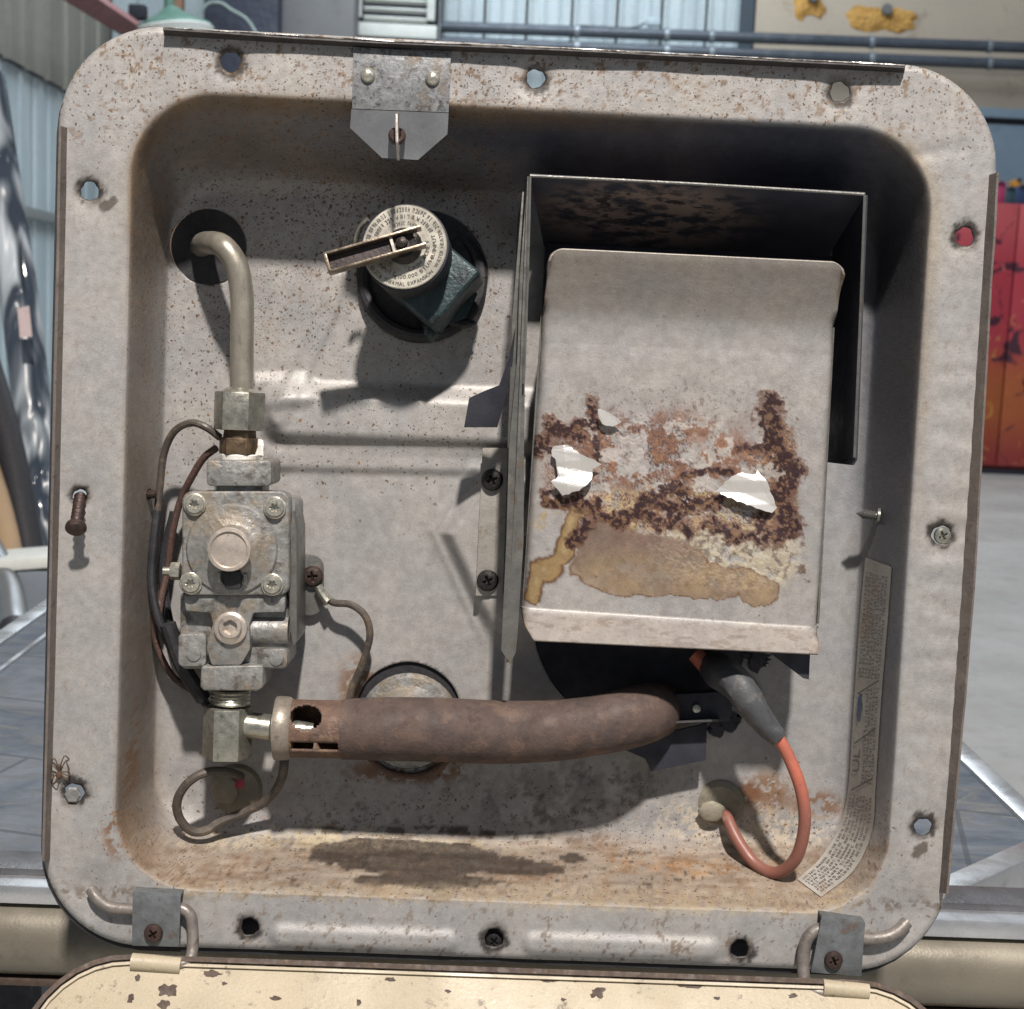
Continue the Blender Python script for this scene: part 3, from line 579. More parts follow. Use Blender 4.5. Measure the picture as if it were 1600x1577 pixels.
part('side_nut', lathe(U(268, 893, Y0+.010), (-1, 0, 0), [(.0017, 0), (.0017, .0030)], 12), NICK, H, gv, label='thin stud')
part('outlet_block', plate([(314, 1042), (411, 1040), (411, 1075), (403, 1080), (318, 1080), (312, 1074)], Y0, .034, .0011, 3), CAST, H, gv)
el = part('elbow', join(hexnut(U(357, 1103, .0215), (0, 0, -1), .0093, .0195, .0009, R(-6)), tube([U(380, 1132, .0215), U(430, 1138, .0215)], .0049, 24, 2)), NICK, H)
part('thread', lathe(U(362, 1076, .0215), (0, 0, -1), [(.0072+(.0004 if k % 2 else 0), k*.0007) for k in range(9)], 28), NICK, H, el)
part('spark_tab', blob(U(336, 1131, .026), .0022, 8, 6, .5, (1.3, .6, .9), 5), NICK, H, el)
# ------------------------------------------------------------------ burner tube with air shutter
bt = part('burner_tube', tube([U(535, 1140, .0215), U(600, 1139, .0215), U(700, 1141, .0215), U(780, 1144, .0215), U(860, 1142, .0215), U(925, 1134, .0218), U(970, 1125, .0232), U(1003, 1116, .0270), U(1020, 1111, .0335), U(1028, 1108, .044), U(1030, 1106, .056)], [.0112, .0119, .0120, .0119, .0114, .0113, .0115, .0114, .0110, .0106, .0106], 36, 10, noise=.010), RUST, H)
# shutter sleeve: tube wall with an oval port and a slot, cut as missing faces
def sleeve(x0, x1, c0, r, n=72, m=44):
    V = []; F = []; pts = [c0[0]+(c0[1]-c0[0])*k/m for k in range(m+1)]
    ax = (c0[1]-c0[0])/np.linalg.norm(c0[1]-c0[0]); u, v, a = frame(ax, (0, 0, 1))
    for k, p in enumerate(pts):
        for j in range(n):
            t = 2*math.pi*j/n; V.append(p+r*(u*math.cos(t)+v*math.sin(t)))
    V = np.array(V); X, Yq = P(V); front = V[:, 1] < c0[0][1]-.002
    port = (ell(X, Yq, 478, 1120, 23, 18) < 1) & front; slot = (X > 455) & (X < 528) & (np.abs(Yq-1168-.02*(X-490)) < 4.5) & front
    cut = port | slot
    for k in range(m):
        for j in range(n):
            q = (k*n+j, k*n+(j+1) % n, (k+1)*n+(j+1) % n, (k+1)*n+j)
            if not any(cut[i] for i in q): F.append(q)
    bmx = V, F; return bmx
cs = (U(452, 1138, .0215), U(543, 1140, .0215))
sl = part('air_shutter', sleeve(0, 0, cs, .0108), RUSTB, H, bt); mo = sl.modifiers.new('t', 'SOLIDIFY'); mo.thickness = .0009
part('gas_orifice', tube([U(446, 1140, .0215), U(490, 1141, .0215)], [.0042, .0026], 18, 2), NICK, H, bt)
part('shutter_collar', join(lathe(U(441, 1138, .0215), U(520, 1140, .0215)-U(441, 1138, .0215), [(.0090, -.0028), (.0118, -.0024), (.0121, -.001), (.0118, .0026), (.0108, .0038)], 36), lathe(U(425, 1138, .0215), (1, 0, 0), [(.0050, -.0005), (.0078, .0006), (.0078, .0022)], 24)), worn('dull steel collar', (.26, .23, .19), (.19, .165, .14), .5, .4, 160, (.08, .055, .04), .5, 200), H, bt)
# element fitting behind the burner tube
ef = part('heating_element_flange', lathe(U(640, 1125, .050), (0, -1, 0), [(.0196, 0), (.0196, .004), (.0180, .006), (.0150, .0065), (.0120, .0100), (.0105, .013)], 40, fn=None), CAST, H)
part('foam_ring', lathe(U(638, 1117, D+.0012), (0, 1, 0), [(84*.000249, 0), (84*.000249, .012), (84*.00023, .0125)], 40), BLK, H, ef)
part('rusty_rim', tube([U(640+82*math.cos(R(t)), 1133+80*math.sin(R(t)), .0435) for t in range(28, 165, 8)], .0013, 8, 2), RUSTB, H, ef)
# ------------------------------------------------------------------ relief valve
rb = U(664, 436, D+.006); rd = U(632, 386, .007); rax = rd-rb; rL = np.linalg.norm(rax); rax = rax/rL
part('valve_well', join(lathe(U(660, 432, D), (0, 1, 0), [(101*.0002495, -.0002), (101*.000248, .016), (101*.00020, .017)], 56), ), BLK, H, label='black rubber lined well round the relief valve')
wr = [U(660+92*math.cos(R(t)), 436+88*math.sin(R(t)), .040+.004*(1-math.sin(R(t)))) for t in range(0, 361, 15)]
part('well_gasket', tube(wr, .0026, 10, 3, cap=False), BLK, H)
rv = part('relief_valve', join(lathe(rb, rax, [(.0150, 0), (.0150, rL*.30), (.0140, rL*.33)], 30), lathe(rb, rax, [(.0135, rL*.3), (.0135, rL*.45), (.0150, rL*.5), (.0155, rL*.80), (.0157, rL*.97), (.0150, rL*.985)], 44)), BLK, H)
uu, vv, aa = frame(rax, (0, 0, 1)); sq = []
bcx = rb+rax*rL*.52
q1, q2 = U(757, 437, bcx[1]), U(684, 524, bcx[1]); e1 = q2-q1; e1 -= rax*(e1@rax); Ls = np.linalg.norm(e1); e1 /= Ls; e2 = np.cross(rax, e1)
mid = (q1+q2)/2; 
if (rb-mid)@e2 < 0: e2 = -e2
cen = mid+e2*Ls*.5
sqp = [cen+e1*a*Ls*.5+e2*b*Ls*.5-rax*.004 for a, b in ((-1, -1), (1, -1), (1, 1), (-1, 1))]
GV = bev(prism3(sqp, rax*.017), .0022, 3); part('valve_body', GV, GREEN, H, rv, label='verdigris square body of the relief valve')
part('valve_body', lathe(cen-e2*.004, rax, [(.0100, -.017), (.0105, -.006), (.0130, -.003)], 8), GREEN, H, rv, label='dark neck under the square body')
part('drain_lug', blob(U(676, 516, .030), .0035, 12, 8, .3, (1, 1, 1.1), 2), GREEN, H, rv)
part('drain_lug', blob(U(721, 505, .036), .0028, 12, 8, .3, (1.8, 1, .7), 8), BLK, H, rv)
part('rim_band', lathe(rb, rax, [(.0150, rL*.90), (.01585, rL*.91), (.01590, rL*.985), (.0152, rL*.995)], 56), DARK, H, rv)
RD = .01535
dl = part('dial', lathe(rd, rax, [(RD, -.0004), (RD, .0002), (RD-.0003, .0005), (.002, .0005)], 56), DIAL, H, rv)
pc_ = rd+rax*.00075
def ringtext(s, r, size, a0, a1):         # along the ring from angle a0 to a1 (deg, 0 = right, ccw), tops to the centre
    V = []; F = []; n = 0; g = [glyph(c) for c in s]; tot = sum(x[2]+.14 for x in g); pos = 0
    for ch, (v, f, wd) in zip(s, g):
        th = R(a0+(a1-a0)*(pos+wd/2)/tot); pos += wd+.14
        if not len(v): continue
        q = (v-[wd/2, 0])*size; er = np.array([math.cos(th), math.sin(th)]); et = np.array([-er[1], er[0]])
        k = (R(abs(a1-a0))*r/tot)/size; w2 = np.array([er*(r-b)+et*a*min(k, 1.25) for a, b in q])
        V.append(w2); F += [tuple(i+n for i in t) for t in f]; n += len(v)
    return np.vstack(V), F
def ringmicro(r, size, a0, a1, seed):
    v, f = microprint(R(abs(a1-a0))*r, 0, size, seed=seed); th = R(a0)+v[:, 0]/r; return np.stack([(r-v[:, 1])*np.cos(th), (r-v[:, 1])*np.sin(th)], 1), f
def dial3(vf):
    v, f = vf; dx = np.array([1., 0, 0]); dx = dx-rax*(dx@rax); dx /= np.linalg.norm(dx); dz = np.cross(rax, dx); dz = dz if dz[2] > 0 else -dz
    return pc_+v[:, :1]*dx+v[:, 1:]*dz, f
rt = [ringtext('& THERMAL EXPANSION  WATER HEATER', .0143, .0019, 232, 388), ringtext('100,000 BTU/HR/INPUT', .0117, .0020, 262, 385), ringtext('CASH ACME F', .0092, .0020, 283, 378),
      ringtext('RELIEF', .0117, .0019, 62, 112), ringtext('INPUT', .0113, .0020, 218, 248), ringmicro(.0143, .0015, 30, 230, 3), ringmicro(.0118, .0015, 116, 175, 4), ringmicro(.0092, .0013, 50, 120, 5), ringmicro(.0118, .0014, 30, 58, 6)]
part('dial_print', join(*[dial3(t) for t in rt]), INK, H, dl.parent, smooth=False)
part('emblem', join(dial3(ringtext('C', .0113, .0022, 250, 256)), lathe(*dial3((np.array([[.0113*math.cos(R(253)), .0113*math.sin(R(253))]]), []))[0], rax, [(.0014, 0), (.0014, .0001)], 20) if False else (dial3((np.array([[-.0030, -.0118], [-.0024, -.0118], [-.0024, -.0106], [-.0030, -.0106]]), []))[0], [(0, 1, 2, 3)])), INK, H, rv, smooth=False)
part('dial_hub', lathe(rd+rax*.0004, rax, [(.0066, 0), (.0066, .0012), (.0052, .0030), (.0050, .0040)], 28), SCRK, H, rv)
part('pivot_pin', lathe(rd+rax*.003, rax, [(.0022, 0), (.0020, .0035), (.0008, .0042)], 16), LEVI, H, rv)
la, lbp = U(662, 370, .0015), U(511, 413, .0005); ld = lbp-la; lL = np.linalg.norm(ld); ld /= lL; ln = rax-ld*(rax@ld); ln /= np.linalg.norm(ln); lw_ = np.cross(ld, ln)
lv = part('lever', join(box(la+ld*lL*.5+lw_*.0033, (lL*.5, .00045, .0022), .0002, (ld, lw_, ln)), box(la+ld*lL*.5-lw_*.0033, (lL*.5, .00045, .0022), .0002, (ld, lw_, ln)),
     box(la+ld*(lL-.0003), (.0006, .0037, .0022), .0002, (ld, lw_, ln))), LEV, H, rv)
part('lever_channel', box(la+ld*lL*.58-ln*.0012, (lL*.42, .0031, .0005), 0, (ld, lw_, ln)), LEVI, H, rv)
part('lever_web', box(la+ld*lL*.32-ln*.0002, (.0005, .0030, .0012), 0, (ld, lw_, ln)), DIAL, H, rv)
part('seal_wire', tube([U(558, 400, .022), U(556, 376, .016), U(563, 355, .014), U(575, 343, .012)], .0010, 8, 6), NICK, H, rv)
# ------------------------------------------------------------------ flue shroud and cover
yf = .004
def sheet(pts, t, name, mat, par=None, label=None, b=.0002): return part(name, prism3(pts, t, b), mat, H, par, label=label)
shr = part('flue_shroud', join(prism3([U(828, 276, yf), U(1352, 305, yf), U(1290, 408, D), U(850, 385, D)], (0, 0, .0010)), ), SOOTW, H, smooth=False, label='heat-stained flue shroud standing out of the pan')
part('shroud_edge', tube([U(828, 275, yf-.0003), U(1090, 288, yf-.0003), U(1350, 304, yf-.0003)], .00055, 6, 2), STRAP, H, shr)
part('shroud_edge', tube([U(1351, 305, yf-.0003), U(1343, 520, yf-.0003), U(1335, 715, yf-.0003)], .00055, 6, 2), STRAP, H, shr)
part('shroud_edge', tube([U(828, 276, yf-.0003), U(824, 440, yf-.0003), U(818, 600, yf-.0003)], .0006, 6, 2), STRAP, H, shr)
part('shroud_wall', prism3([U(1352, 305, yf), U(1336, 718, yf), U(1330, 727, yf+.001), U(1288, 722, D-.001), U(1302, 360, D-.001)], (.0009, 0, 0)), DARK, H, shr, smooth=False, label='right wall of the shroud')
part('shroud_wall', prism3([U(828, 276, yf), U(812, 700, yf), U(795, 1035, yf+.004), U(790, 960, D-.001), U(812, 340, D-.001)], (-.0009, 0, 0)), STRAP, H, shr, smooth=False, label='left wall of the shroud')
part('shroud_back', prism3([U(852, 380, D-.003), U(1300, 400, D-.003), U(1295, 640, D-.003), U(840, 630, D-.003)], (0, .001, 0)), DARK, H, shr, smooth=False)
part('front_strip', plate([(823, 290), (827, 290), (822, 430), (819, 700), (818, 850), (809, 990), (806, 1020), (797, 1038), (783, 1016), (791, 850), (795, 700), (808, 560), (812, 430)], yf+.0025, yf+.0035, .0002), STRAP, H, shr)
part('front_strip', plate([(800, 500), (816, 300), (819, 300), (811, 430), (806, 690), (796, 700), (793, 700)], yf+.006, yf+.0068, .0002), STRAP, H, shr, label='rear strip of the left wall')
ms = part('mounting_strip', plate([(754, 700), (792, 700), (786, 1000), (782, 932), (743, 931)], D-.0082, D-.0070, .0002), STRAP, H, shr, label='stainless strip with rusty edges')
ms.data = mesh('mounting_strip', plate([(754, 700), (794, 700), (786, 931), (743, 931)], D-.0082, D-.0070, .0002), worn('pale stainless strip', (.36, .34, .315), (.29, .275, .25), .42, .35, 120, (.12, .08, .05), .4, 200, edge=((.19, .10, .04), .6, 90, .60)), off=H.off)
for q in ((769, 750), (762, 907)):
    part('screw', join(lathe(U(*q, D-.0082), (0, -1, 0), [(.0041, 0), (.0042, .0008), (.0038, .0013)], 30), head(U(*q, D-.0090), (0, -1, 0), .0038, .0020, 'cross', rot=.4)), SCRK, H, shr, label='black cross-head screw in the mounting strip')
tb = [U(806, 508, .004), U(800, 575, .010), U(788, 630, .014), U(777, 668, .017), U(725, 668, .018), U(733, 622, .018), U(757, 611, .017), U(780, 602, .014), U(795, 560, .009)]
part('bent_tab', prism3(tb, (0, .0009, 0), .0001), DARK, H, shr, label='dark bent tab of torn sheet')
# cover plate as a fine sheet so its burnt stain has real shape
cl = [(862, 388, -.0035), (859, 402, -.0024), (855, 438, .0018), (850, 472, .0058), (846, 500, .0082), (845, 530, .0090), (843, 570, .009), (826, 800, .009), (817, 936, .009), (815, 950, .0083), (818, 972, .0062), (834, 1001, .0030)]
cr = [(1318, 410, -.0035), (1317, 424, -.0024), (1312, 458, .0018), (1308, 492, .0058), (1305, 520, .0082), (1305, 550, .0090), (1303, 590, .009), (1290, 820, .009), (1280, 966, .009), (1280, 981, .0083), (1280, 1000, .0062), (1278, 1022, .0030)]
lp = crom([U(a, b, c) for a, b, c in cl], 34); rp = crom([U(a, b, c) for a, b, c in cr], 34)
def arclen(p): d = np.r_[0, np.cumsum(np.linalg.norm(np.diff(p, axis=0), axis=1))]; return d/d[-1]
ns, nw = 330, 260; ts = np.linspace(0, 1, ns); La = np.stack([np.interp(ts, arclen(lp), lp[:, i]) for i in range(3)], 1); Ra = np.stack([np.interp(ts, arclen(lp), rp[:, i]) for i in range(3)], 1)
ws = np.linspace(0, 1, nw); G = La[:, None]*(1-ws)[None, :, None]+Ra[:, None]*ws[None, :, None]
# sides of the main face turn back
sidefold = (ss(.125, .17, ts)*ss(.965, .93, ts))[:, None]*(np.exp(-ws/.010)+np.exp(-(1-ws)/.010))[None]; G[..., 1] += .0035*sidefold
# rounded upper corners
cr_ = .012; 
for (wc, sgn) in ((0, 1), (1, -1)):
    dist = (ws if wc == 0 else 1-ws)*.106; sft = np.where(dist < .0045, .0045-np.sqrt(np.maximum(0, .0045**2-(.0045-dist)**2)), 0)
    for j in range(nw):
        if sft[j] > 0:
            k = np.exp(-np.arange(ns)/14.); G[:, j, 2] -= sft[j]*k
cv = G.reshape(-1, 3); cpx, cpy = P(cv)
G1 = fbm(cpx/100, cpy/100, 2.2, 5, 51); G2 = fbm(cpx/100, cpy/100, 7, 5, 61, .6); G3 = fbm(cpx/100, cpy/100, 16, 4, 71, .65); G4 = fbm(cpx/100, cpy/100, 4, 4, 81)
ax_, ay_ = cpx+50*(G1-.5)+46*(G2-.5), cpy+50*(G4-.5)+46*(fbm(cpx/100, cpy/100, 7, 4, 91)-.5)
A = np.ones((len(cv), 3))*np.array([.315, .308, .302])*(1+.18*(G1-.5)+.08*(G2-.5))[:, None]
A = mixc(A, (.235, .215, .19), ss(500, 470, cpy-.045*(cpx-860))*.5+ss(440, 400, cpy-.04*(cpx-860))*.3)
cr0 = np.full(len(cv), .46); cb = np.full(len(cv), .10); rel = np.zeros(len(cv))
def st(col, m, k=1., rg=0., bp=0., lift=0.):
    global A, cr0, cb, rel
    m = np.clip(m, 0, 1); A = mixc(A, col, m*k); cr0 = cr0+rg*m; cb = cb+bp*m; rel = rel+lift*m
q1x, q1y = cpx+22*(G1-.5)+10*(G4-.5), cpy+22*(fbm(cpx/100, cpy/100, 2.2, 4, 93)-.5)+10*(G2-.5)
fx, fy = cpx/100+.10*(G2-.5), cpy/100+.10*(G4-.5)
g8 = fbm(fx, fy, 8, 4, 201, .6); g20 = fbm(fx, fy, 20, 3, 211, .6); g5 = fbm(fx, fy, 4.5, 4, 221, .6); g2 = fbm(fx, fy, 2., 4, 231)
def pl(pts, wdt, X=None, Y=None):
    X = q1x if X is None else X; Y = q1y if Y is None else Y; d = np.full(len(cv), 1e9)
    for a, b in zip(pts[:-1], pts[1:]): d = np.minimum(d, seg_d(X, Y, a, b)[0])
    return d/wdt
# faint haze round the burn
st((.27, .225, .215), ss(1.25, .5, ell(q1x, q1y, 1050, 730, 215, 110))*ss(.38, .62, g5), .75)
# yellow-grey granular crust at the lower right
m = ss(1.15, .75, ell(q1x, q1y, 1135, 862, 125, 62, 6)); st((.33, .285, .205), m*ss(.36, .52, g8), .9, .15, .3, .00003); st((.40, .37, .30), m*ss(.50, .60, g20), .7, .1, .3, .00004); st((.13, .10, .085), m*ss(.57, .62, fbm(fx, fy, 15, 3, 241, .6)), .75, 0, .2)
# drying pool with a darker outline
dp = np.minimum.reduce([ell(q1x, q1y, 1000, 884, 108, 48, 2), ell(q1x, q1y, 1075, 905, 95, 30, 5), ell(q1x, q1y, 1178, 918, 38, 24, 35), ell(q1x, q1y, 950, 850, 52, 40, -30)])+.16*(g5-.5)+.06*(g20-.5)
st((.255, .185, .120), ss(1.02, .97, dp)*(.6+.75*g5), .92, -.04, 0); st((.20, .14, .10), ss(1., .9, dp)*ss(.52, .62, g8), .6); st((.17, .12, .105), ss(1.02, .9, dp)*ss(895, 835, q1y+14*(g5-.5))*.9, .85); st((.33, .245, .15), ss(.95, .5, dp)*ss(.42, .6, g5)*ss(860, 890, q1y), .6)
st((.14, .065, .028), np.exp(-((dp-.985)/.030)**2)*(.45+1.1*g5)*ss(850, 890, q1y), .9, -.05, 0, .00005)
# golden runs down the left edge
dr = np.minimum(pl([(925, 790), (903, 802), (890, 830), (882, 862), (862, 880), (842, 892), (830, 935)], 12+5*(g5-.5)*2), pl([(850, 790), (870, 790), (900, 786)], 8)); dr = np.minimum(dr, ell(q1x, q1y, 858, 888, 22, 17))
st((.30, .205, .095), ss(1.1, .9, dr), .95, -.1, 0); st((.42, .33, .19), ss(.6, .1, dr)*ss(.4, .6, g5), .6); st((.11, .05, .025), np.exp(-((dr-1.0)/.17)**2), .9, -.05, 0, .00006)
st((.34, .24, .09), ss(1.15, .5, ell(q1x, q1y, 855, 822, 26, 22))*ss(.45, .6, g8), .7)
# red-brown curls of burnt paper
band = ss(1.12, .62, ell(q1x, q1y, 1040, 712, 178, 66, 4)); band2 = ss(1.1, .7, ell(q1x, q1y, 905, 745, 62, 62)); band3 = ss(1.1, .7, ell(q1x, q1y, 1215, 745, 36, 112))*.9; low = ss(1.1, .7, ell(q1x, q1y, 1060, 795, 168, 42))
st((.235, .155, .125), np.maximum(band, band2*.8)*ss(.44, .48, g8), .85, .1, .1, .00004)
st((.165, .085, .055), band*ss(.475, .505, g5*.5+g8*.5), .9, .08, .1, .00007); st((.25, .13, .07), band*ss(.55, .62, g5*.4+g20*.6), .8, 0, .1, .00004)
st((.29, .20, .125), low*ss(.43, .47, g8), .9, .05, .1, .00006); st((.37, .30, .17), low*ss(.54, .60, g20*.5+g5*.5), .8, .05, .1, .00006)
st((.18, .10, .06), band3*ss(.47, .53, g8), .9, 0, .1, .00008); st((.30, .19, .11), band3*ss(.55, .60, g20), .8)
# dark flowing edges
anyb = np.clip(np.maximum.reduce([band, low, band2*.9, band3]), 0, 1)
iso = np.abs(((fbm(fx, fy, 5.5, 4, 251, .58)*7) % 1)-.5); st((.060, .034, .036), anyb*ss(.13, .05, iso)*ss(.36, .46, g5*.6+g2*.4), .9, 0, .1, .00004)
iso2 = np.abs(((fbm(fx, fy, 10, 3, 261, .55)*6) % 1)-.5); st((.075, .045, .042), anyb*ss(.12, .05, iso2)*ss(.38, .5, g2), .8)
ds = np.minimum.reduce([pl([(904, 784), (935, 806), (972, 819), (985, 803), (1010, 800), (1035, 819), (1057, 816), (1079, 831)], 8), pl([(1010, 778), (1035, 787), (1060, 794), (1085, 791), (1119, 784)], 8), pl([(1110, 819), (1135, 825), (1160, 837), (1182, 831), (1185, 812)], 8),
    pl([(1204, 634), (1200, 687), (1226, 725), (1241, 741), (1220, 775), (1229, 825), (1200, 838)], 13), pl([(921, 625), (932, 662), (929, 703), (935, 712)], 7), pl([(850, 703), (866, 672), (913, 672)], 11), pl([(1066, 741), (1100, 734), (1141, 737)], 4), pl([(935, 787), (918, 830), (895, 850)], 7), pl([(1000, 790), (1050, 760), (1075, 770)], 6), pl([(1150, 700), (1200, 700), (1235, 712)], 7), pl([(850, 769), (853, 788), (900, 784)], 6)])
dk = ss(1.12, .85, ds+2.6*(g8-.5)+2.2*(g20-.5)); st((.13, .065, .042), ss(1.9, 1.5, ds+2.4*(g8-.5)+1.2*(g20-.5)), .8, 0, .1, .00004); st((.036, .019, .022), dk, .95, -.06, .2, .00010)
st((.22, .13, .075), dk*ss(.55, .62, g20), .75)
st((.36, .345, .33), ss(.57, .62, fbm(fx, fy, 4.2, 5, 151, .6))*ss(1.2, .7, ell(cpx, cpy, 1050, 715, 210, 90))*(1-dk), .85)
st((.13, .10, .08), ss(.665, .70, g20)*ss(1.3, .3, ell(cpx, cpy, 1060, 640, 230, 60)), .6)
st((.12, .085, .065), ss(.64, .68, fbm(cpx/100, cpy/40, 9, 4, 301, .6))*ss(945, 965, cpy-.065*(cpx-815)), .6)
for q in ((1235, 640, 10, 8), (1236, 830, 14, 9), (1252, 905, 6, 10), (866, 650, 3, 14)): st((.10, .05, .035), ss(1.2, .6, ell(ax_, ay_, *q)), .8)
st((.14, .07, .05), ss(1.3, .3, ell(cpx, cpy, 1050, 740, 240, 150))*ss(.66, .72, G3), .7)
st((.12, .08, .06), ss(930, 990, cpy)*ss(.62, .70, G3)*.7, .7); lipm = ss(948, 962, cpy-.065*(cpx-815)); st((.215, .190, .170), lipm*(.6+.8*G2), .8); cr0 = cr0+.24*lipm; st((.12, .09, .07), lipm*ss(.56, .66, fbm(cpx/100, cpy/30, 5, 4, 401)), .5)
st((.16, .10, .05), ss(.985, 1., np.maximum(np.tile(ws, ns), 1-np.tile(ws, ns)))*ss(.4, .6, G2), .6)
rel = rel*(ss(.14, .16, np.repeat(ts, nw))*ss(.93, .90, np.repeat(ts, nw)))
cv = cv.copy(); cv[:, 1] -= rel+.0006*(fbm(cpx/100, cpy/100, .9, 3, 5)-.5)
ci = np.arange(ns*nw).reshape(ns, nw); CF = np.stack([ci[:-1, :-1], ci[1:, :-1], ci[1:, 1:], ci[:-1, 1:]], -1).reshape(-1, 4)
cov = part('flue_cover', (cv, CF), COVM, H, shr, attrs={'alb': np.hstack([np.clip(A, .01, .8), np.ones((len(cv), 1))]), 'dns': np.stack([.0+.10*G1, np.clip(cr0, .15, .9), np.clip(cb, 0, 1), np.ones(len(cv))], 1)}, ang=None, label='grey flue cover with a burnt brown stain')
flip_check(cov); q = cov.modifiers.new('t', 'SOLIDIFY'); q.thickness = .0009; q.offset = -1
part('cover_side', prism3([U(1304, 512, .0118), U(1280, 975, .0118), U(1262, 960, .026), U(1285, 520, .026)], (-.0008, 0, 0)), STRAP, H, shr, smooth=False)
part('cover_side', prism3([U(845, 492, .0118), U(816, 945, .0118), U(824, 935, .03), U(852, 492, .03)], (.0008, 0, 0)), STRAP, H, shr, smooth=False)
# foil scraps left on the cover
_fo = N('torn aluminium foil'); FOIL = _fo.out(_fo.mix(_fo.noise(300, 3), (.66, .65, .63), (.78, .77, .75)), .46, .7, _fo.bump(_fo.noise(900, 3, .5), .25, .0001))
def foil(pix, seed):
    bm = bmesh.new(); vs = [bm.verts.new(U(a, b, .0082)) for a, b in pix]; bm.faces.new(vs); bmesh.ops.triangulate(bm, faces=bm.faces[:])
    for k in range(4): bmesh.ops.subdivide_edges(bm, edges=bm.edges[:], cuts=1, use_grid_fill=True)
    bm.verts.index_update(); V = np.array([v.co[:] for v in bm.verts]); F = [tuple(v.index for v in f.verts) for f in bm.faces]; bm.free()
    rr = random.Random(seed+40); V[:, 1] -= .0003
    for k in range(5):
        a = rr.uniform(0, math.pi); q = (V[:, 0]*math.cos(a)+V[:, 2]*math.sin(a))*rr.uniform(35, 120)+rr.random(); V[:, 1] -= .0007*np.abs((q % 1)-.5)*2; n = len(V)
    return V, F
def torn(p, seed):
    rr = random.Random(seed); o = []
    for i in range(len(p)):
        a, b = p[i], p[(i+1) % len(p)]; k = max(1, int(math.dist(a, b)/5))
        for j in range(k): o.append((a[0]+(b[0]-a[0])*j/k+rr.uniform(-1.4, 1.4), a[1]+(b[1]-a[1])*j/k+rr.uniform(-1.4, 1.4)))
    return o
for k, pxy in enumerate(([(862, 698), (886, 695), (905, 708), (922, 716), (938, 724), (926, 732), (922, 752), (905, 765), (878, 774), (860, 752), (872, 748), (888, 762), (882, 742), (872, 722), (862, 712)],
        [(1117, 768), (1140, 745), (1152, 738), (1180, 742), (1182, 735), (1196, 752), (1212, 792), (1206, 802), (1170, 790), (1140, 778)], [(932, 638), (945, 642), (970, 658), (958, 668), (940, 662), (935, 652)])):
    fo = part('foil_scrap', foil(torn(pxy, k), k+3), FOIL, H, shr, smooth=False, label=('foil scrap left of the stain', 'foil scrap right of the stain', 'tiny foil scrap above the stain')[k]); fo.modifiers.new('t', 'SOLIDIFY').thickness = .00012
# ------------------------------------------------------------------ burner chamber, bracket, electrode
bc_ = part('burner_chamber', lathe(U(1003, 970, D+.0004), (0, 1, 0), [(172*.000249, 0), (172*.000248, .018), (.002, .0185)], 56), DARK, H, label='black combustion opening below the flue cover')
part('chamber_edge', tube([U(1003+176*math.cos(R(t)), 970+176*math.sin(R(t)), .0446) for t in range(-190, -130, 6)]+[U(1003+176*math.cos(R(t)), 970+176*math.sin(R(t)), .0446) for t in range(-130, -129)], .0006, 6, 2), DARK, H, bc_)
part('burner_bracket', join(plate([(960, 1165), (1105, 1130), (1103, 1188), (1018, 1206), (1008, 1186)], .034, .0355, .0003), plate([(1050, 1085), (1150, 1080), (1140, 1128), (1060, 1133)], .030, .036, .0006)), DARK, H, bc_)
part('bracket_shelf', prism3([U(1040, 1128, .026), U(1122, 1124, .026), U(1130, 1120, .040), U(1052, 1124, .040)], (0, 0, -.0008)), worn('sooty shelf', (.09, .09, .095), (.05, .05, .055), .5, .3, 200), H, bc_)
part('screw', head(U(1088, 1107, .029), (0, -1, 0), .0017, .0012, None), NICK, H, bc_, label='bright screw in the dark burner bracket')
part('corner_gusset', prism3([U(1200, 1018, .010), U(1266, 1018, .010), U(1264, 1062, .010), U(1255, 1060, .010)], (0, .001, 0)), DARK, H, shr, label='black corner of the shroud under the cover', smooth=False)
for k, (a, b, r_) in enumerate(((1168, 1085, .0046), (1140, 1128, .0036), (1185, 1030, .004), (1120, 1140, .003))): part('soot_flake', blob(U(a, b, .0435), r_, 14, 8, .8, (1, .12, .9), k), DARK, H, bc_)
bo = part('spark_boot', tube([U(1112, 1040, .040), U(1128, 1052, .024), U(1150, 1068, .016), U(1172, 1100, .013), U(1195, 1132, .0125), U(1216, 1152, .0125)], [.0060, .0068, .0064, .0056, .0044, .0037], 22, 6, noise=.16), BOOT, H)
part('electrode', tube([U(1085, 1022, .036), U(1112, 1048, .033)], [.003, .0038], 14, 2), ORG, H, bo, label='pale red ceramic end behind the boot')
part('spark_lead', tube([U(1212, 1148, .0125), U(1232, 1182, .012), U(1252, 1236, .011), U(1257, 1290, .012), U(1243, 1342, .016), U(1212, 1364, .023), U(1180, 1350, .030), U(1152, 1312, .036), U(1136, 1278, .042), U(1128, 1262, .050)], .00235, 16, 10), ORG, H, bo, label='orange silicone ignition lead')
part('grommet', join(lathe(hit(1125, 1256)+np.array([0, .002, 0]), (-.1, -1, -.1), [(.0098, 0), (.0098, .0018), (.0078, .0034), (.003, .0036)], 28), blob(U(1112, 1268, .042), .0052, 18, 12, .12, (1, .28, .85), 4)), GROM, H, label='dusty beige grommet where the orange lead enters')
